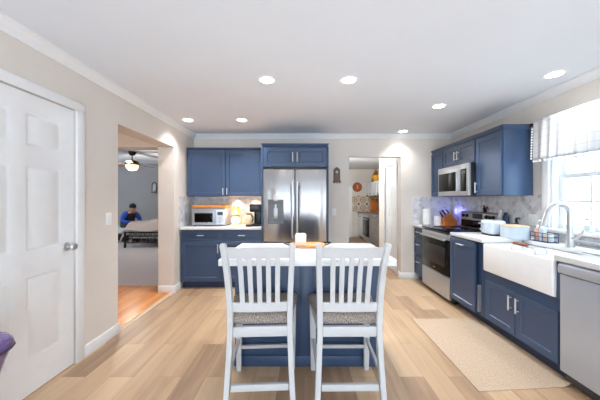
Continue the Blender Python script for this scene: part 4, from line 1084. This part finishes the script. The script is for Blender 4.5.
pts = [(-.075, -.02, .03), (-.075, -.02, .28)]+[(-.075*math.cos(PI*i/8), -.02, .28+.09*math.sin(PI*i/8)) for i in range(1, 8)]+[(.075, -.02, .28), (.075, -.02, .03)]
obj('frame', MB().tube(pts, .012, 8), M['blackmetal'], t)
obj('candle_shelf', MB().box(-.09, .09, -.09, -.0006, .015, .03, .003), M['blackmetal'], t)
obj('mirror', MB().box(-.065, .065, -.014, -.0006, .03, .30), M['nickel'], t)
obj('candle', MB().lathe([(.025, .0303), (.025, .11), (.003, .112)], (0, -.055, 0), 14), M['cream'], t)

# seated person (skin-modifier figure); local axes: +x is where the person faces, +z up, seat at z = .455
def skinned(name, nodes, edges, m, parent, root=0, sub=2):
    me = bpy.data.meshes.new(name); me.from_pydata([n[:3] for n in nodes], edges, []); me.update()
    o = bpy.data.objects.new(name, me); COL.objects.link(o); o.parent = parent; me.materials.append(m)
    o.modifiers.new('skin', 'SKIN')
    if not me.skin_vertices: me.skin_vertices.new()
    for i, n in enumerate(nodes):
        sv = me.skin_vertices[0].data[i]; r = n[3]; sv.radius = r if isinstance(r, tuple) else (r, r); sv.use_root = (i == root)
    s = o.modifiers.new('smooth', 'SUBSURF'); s.levels = sub; s.render_levels = sub
    o.modifiers['skin'].use_smooth_shade = True
    return o
pr = thing('person', 'person in a blue and black jacket sitting bent forward on the daybed', 'person', (-5.57, 8.50, .0045), math.radians(-32))
SZ = .445
nodes = [(0, 0, SZ+.11, .125), (.03, 0, SZ+.23, .12), (.09, 0, SZ+.35, .13), (.17, 0, SZ+.45, .10), (.225, 0, SZ+.50, .055), (.265, 0, SZ+.545, .06), (.30, 0, SZ+.60, .088), (.312, 0, SZ+.665, .08)]
edges = [(i, i+1) for i in range(7)]
def chain(start, pts):
    p = start
    for q in pts: nodes.append(q); edges.append((p, len(nodes)-1)); p = len(nodes)-1
    return p
hands = []
for s in (-1, 1):
    h = chain(3, [(.16, s*.17, SZ+.42, .055), (.19, s*.23, SZ+.32, .047), (.21, s*.25, SZ+.22, .04), (.33, s*.19, SZ+.19, .033), (.44, s*.10, SZ+.20, .026), (.49, s*.07, SZ+.20, .03), (.52, s*.06, SZ+.20, .026)])
    hands.append(h)
    for k in range(4):
        L = (.055, .068, .062, .045)[k]; y = s*(.02+k*.02); b = (.535, y, SZ+.20+.006*(k % 2), .0095)
        chain(h, [b, (.535+L*.55, y-s*.004, SZ+.205, .0088), (.535+L*.9, y-s*.012, SZ+.19, .0075)])
    chain(h-1, [(.50, s*.035, SZ+.222, .010), (.53, s*.02, SZ+.235, .0085)])
    chain(0, [(.06, s*.10, SZ+.085, .095), (.26, s*.13, SZ+.085, .082), (.44, s*.14, SZ+.08, .062), (.46, s*.14, SZ-.12, .052), (.45, s*.14, SZ-.37, .04), (.46, s*.14, SZ-.42, .042), (.58, s*.15, SZ-.43, .034)])
body = skinned('body', nodes, edges, M['skin'], pr)
# face details joined as parts of the head
HC = Vector((.262, 0, SZ+.69))
hm = MB(); hm.sphere((.288, 0, SZ+.668), .098, 16, 1.0); hm.box(.195, .245, -.06, .06, SZ+.57, SZ+.65, .02)
obj('hair', hm, M['hair'], pr)
fm = MB()
for s in (-1, 1): fm.sphere((.382, s*.032, SZ+.615), .011, 8)
obj('eyes', fm, M['hair'], pr)
obj('nose', MB().tube([(.385, 0, SZ+.62), (.402, 0, SZ+.585), (.385, 0, SZ+.578)], [.009, .014, .008], 8), M['skin'], pr)
obj('mouth', MB().tube([(.365, -.022, SZ+.555), (.375, 0, SZ+.553), (.365, .022, SZ+.555)], .006, 6), M['red'], pr)
em = MB()
for s in (-1, 1): em.sphere((.295, s*.088, SZ+.60), .02, 8, 1.5)
obj('ears', em, M['skin'], pr)
jn = [(0, 0, SZ+.10, .165), (.03, 0, SZ+.23, .165), (.09, 0, SZ+.35, .19), (.165, 0, SZ+.435, .175), (.225, 0, SZ+.505, .085)]
je = [(0, 1), (1, 2), (2, 3), (3, 4)]
obj_j = skinned('shirt', jn, je, M['shirt'], pr)
sn = []; se = []
for s in (-1, 1):
    b = len(sn)
    for q in [(.13, s*.07, SZ+.435, .12), (.155, s*.165, SZ+.42, .10), (.185, s*.235, SZ+.325, .072), (.21, s*.26, SZ+.22, .06), (.33, s*.195, SZ+.19, .05), (.42, s*.115, SZ+.20, .042)]: sn.append(q)
    se += [(b+i, b+i+1) for i in range(5)]
skinned('jacket_sleeves', sn[:6], se[:5], M['jacket'], pr); skinned('jacket_sleeves', sn[6:], [(i, i+1) for i in range(5)], M['jacket'], pr)
tn = [(0, 0, SZ+.10, .15)]; te = []
for s in (-1, 1):
    p = 0
    for q in [(.08, s*.10, SZ+.095, .112), (.26, s*.13, SZ+.095, .098), (.44, s*.14, SZ+.085, .08), (.465, s*.14, SZ-.12, .07), (.455, s*.14, SZ-.34, .062)]:
        tn.append(q); te.append((p, len(tn)-1)); p = len(tn)-1
skinned('trousers', tn, te, M['trousers'], pr)

# ------------------------------------------------------------------ rear hall and far kitchen
lt = thing('added_ceiling_light', 'unseen ceiling light added to brighten the rear hall', 'ceiling light', (.95, 6.4, CZ-.0005))  # added out of view, with a point lamp to light the rear hall
obj('base', MB().lathe([(.16, 0), (.16, -.02), (.003, -.021)], seg=28), M['trim'], lt)
obj('bowl', MB().lathe([(.145, -.0213), (.14, -.05), (.09, -.085), (.003, -.1)], seg=28), M['bulb'], lt)
lamp('hall_fill', (.95, 6.4, CZ-.16), 100, (.86, .95, 1.0), .1, 'POINT')
hl = thing('added_ceiling_light', 'unseen ceiling light added to brighten the side hall', 'ceiling light', (-3.6, 2.4, CZ-.0005))  # likewise added out of view, fill light for the side hall
obj('base', MB().lathe([(.16, 0), (.16, -.02), (.003, -.021)], seg=28), M['trim'], hl)
obj('bowl', MB().lathe([(.145, -.0213), (.14, -.05), (.09, -.085), (.003, -.1)], seg=28), M['bulb'], hl)
lamp('side_hall_fill', (-3.6, 2.4, CZ-.16), 30, (1, .9, .8), .1, 'POINT')
struct('trim_7', MB().box(1.75, 2.6495, 9.492, 9.4998, .9, 1.47), M['whitematte'] if False else patterned_tile('painted_tiles'))
struct('trim_8', MB().box(2.642, 2.6498, 7.4, 9.4915, .9, 1.47), bpy.data.materials['painted_tiles'])
t = thing('base_cabinet', 'white base cabinet at the far end of the rear kitchen', 'cabinet', (1.95, 9.08, 0), R)
obj('body', MB().box(-.40, .40, .021, .69, .08, .865), M['farwhite'], t); obj('toe_kick', MB().box(-.395, .395, .07, .68, .0005, .0798), M['darkgrey'], t)
for s in (-1, 1):
    d = obj('door', MB().shaker(*sorted((s*.005, s*.39)), .1, .855, 0, .0205), M['farwhite'], t); obj('knob', MB().lathe([(.012, 0.001), (.015, -.02), (.003, -.022)], (s*.05, 0, .75), 10, axis='Y'), M['bronze'], d)
t = thing('range', 'small steel range with dark oven door in the rear kitchen', 'range', (1.93, 8.28, 0), R)
obj('body', MB().box(-.38, .38, .03, .70, .02, .87, .003), M['steel'], t); d = obj('oven_door', MB().box(-.37, .37, 0, .0295, .2, .78, .005), M['blackglass'], t)
obj('handle', MB().tube([(-.33, -.002, .74), (-.33, -.045, .74), (.33, -.045, .74), (.33, -.002, .74)], .011, 8), M['steel'], d); obj('control_strip', MB().box(-.37, .37, -.01, .0295, .79, .865, .004), M['steel'], t)
obj('foot', MB().box(-.34, .34, .08, .6, .0005, .0198), M['dark'], t)
t = thing('base_cabinet', 'beige base cabinet end nearest the doorway in the rear kitchen', 'cabinet', (1.95, 7.60, 0), R)
obj('body', MB().box(-.295, .295, .021, .69, .0005, .865), M['graystone'], t); obj('door', MB().shaker(-.285, .285, .1, .855, 0, .0205), M['graystone'], t)
tag(obj('countertop', MB().box(1.92, 2.641, 7.29, 9.4915, .8705, .9, .003), M['graystone']), 'grey stone countertop in the rear kitchen', 'countertop')
t = thing('wall_cabinet', 'white wall cabinet in the rear kitchen below the baskets', 'cabinet', (2.22, 8.55, 0), R)
obj('body', MB().box(-.85, .85, .021, .42, 1.47, 1.90, .002), M['farwhite'], t)
for k in range(4):
    d = obj('door', MB().shaker(-.845+k*.4235, -.845+k*.4235+.419, 1.475, 1.895, 0, .0205), M['farwhite'], t); obj('knob', MB().lathe([(.012, .001), (.016, -.02), (.003, -.022)], (-.845+k*.4235+.21, 0, 1.52), 10, axis='Y'), M['bronze'], d)
single('platter', MB().lathe([(.10, .0), (.22, .02), (.235, .035), (.225, .04), (.1, .022), (.003, .022)], (0, 0, 0), 28).move(Matrix.Translation((.13, 0, .232)) @ Matrix.Rotation(-.5, 4, 'Z') @ Matrix.Rotation(-1.25, 4, 'Y')), M['basket'], 'orange platter propped on the white rear cabinet, nearest the far wall', 'platter', (2.36, 9.22, 1.9005))
t = thing('basket', 'orange and yellow woven basket on top of the rear wall cabinet', 'basket', (2.42, 8.58, 1.9005))
obj('weave', MB().lathe([(.12, 0), (.16, .08), (.19, .2), (.18, .2), (.15, .09), (.003, .02)], seg=28), M['basket'], t)
obj('handle', MB().tube([(0, .185*math.cos(PI*i/10), .19+.17*math.sin(PI*i/10)) for i in range(11)], .014, 8), M['copper'], t)
single('basket', MB().lathe([(.1, 0), (.16, .05), (.18, .14), (.17, .14), (.14, .06), (.003, .02)], seg=28), M['basket'], 'low yellow bowl basket at the near end of rear cabinet top', 'basket', (2.42, 8.0, 1.9005))
t = thing('wall_plaque', 'round terracotta plaque with ochre figure on the rear kitchen wall', 'plaque', (1.93, 9.5, 1.775))
obj('disc', MB().lathe([(.165, -.0006), (.17, -.01), (.16, -.022), (.003, -.022)], seg=32, axis='Y'), M['plaque'], t)
m = MB(); m.box(-.025, .03, -.028, -.0222, -.06, .05, .004); m.sphere((.0, -.025, .07), .022, 10); obj('figure', m, M['gold'], t)
obj('hanger', MB().tube([(0, -.01, .165), (0, -.01, .2)], .006, 6), M['bronze'], t)
single('tray', MB().box(-.115, .115, -.02, 0, 0, .45, .008).move(Matrix.Rotation(-.08, 4, 'X')), M['copper'], 'tall orange tray leaning on the rear kitchen tiles', 'tray', (2.50, 9.444, .9005), 0)
plate('white light switch on the rear kitchen wall beside painted tiles', (1.80, 9.5, 1.10), 0, .072, 1, 'switch', 'switch')
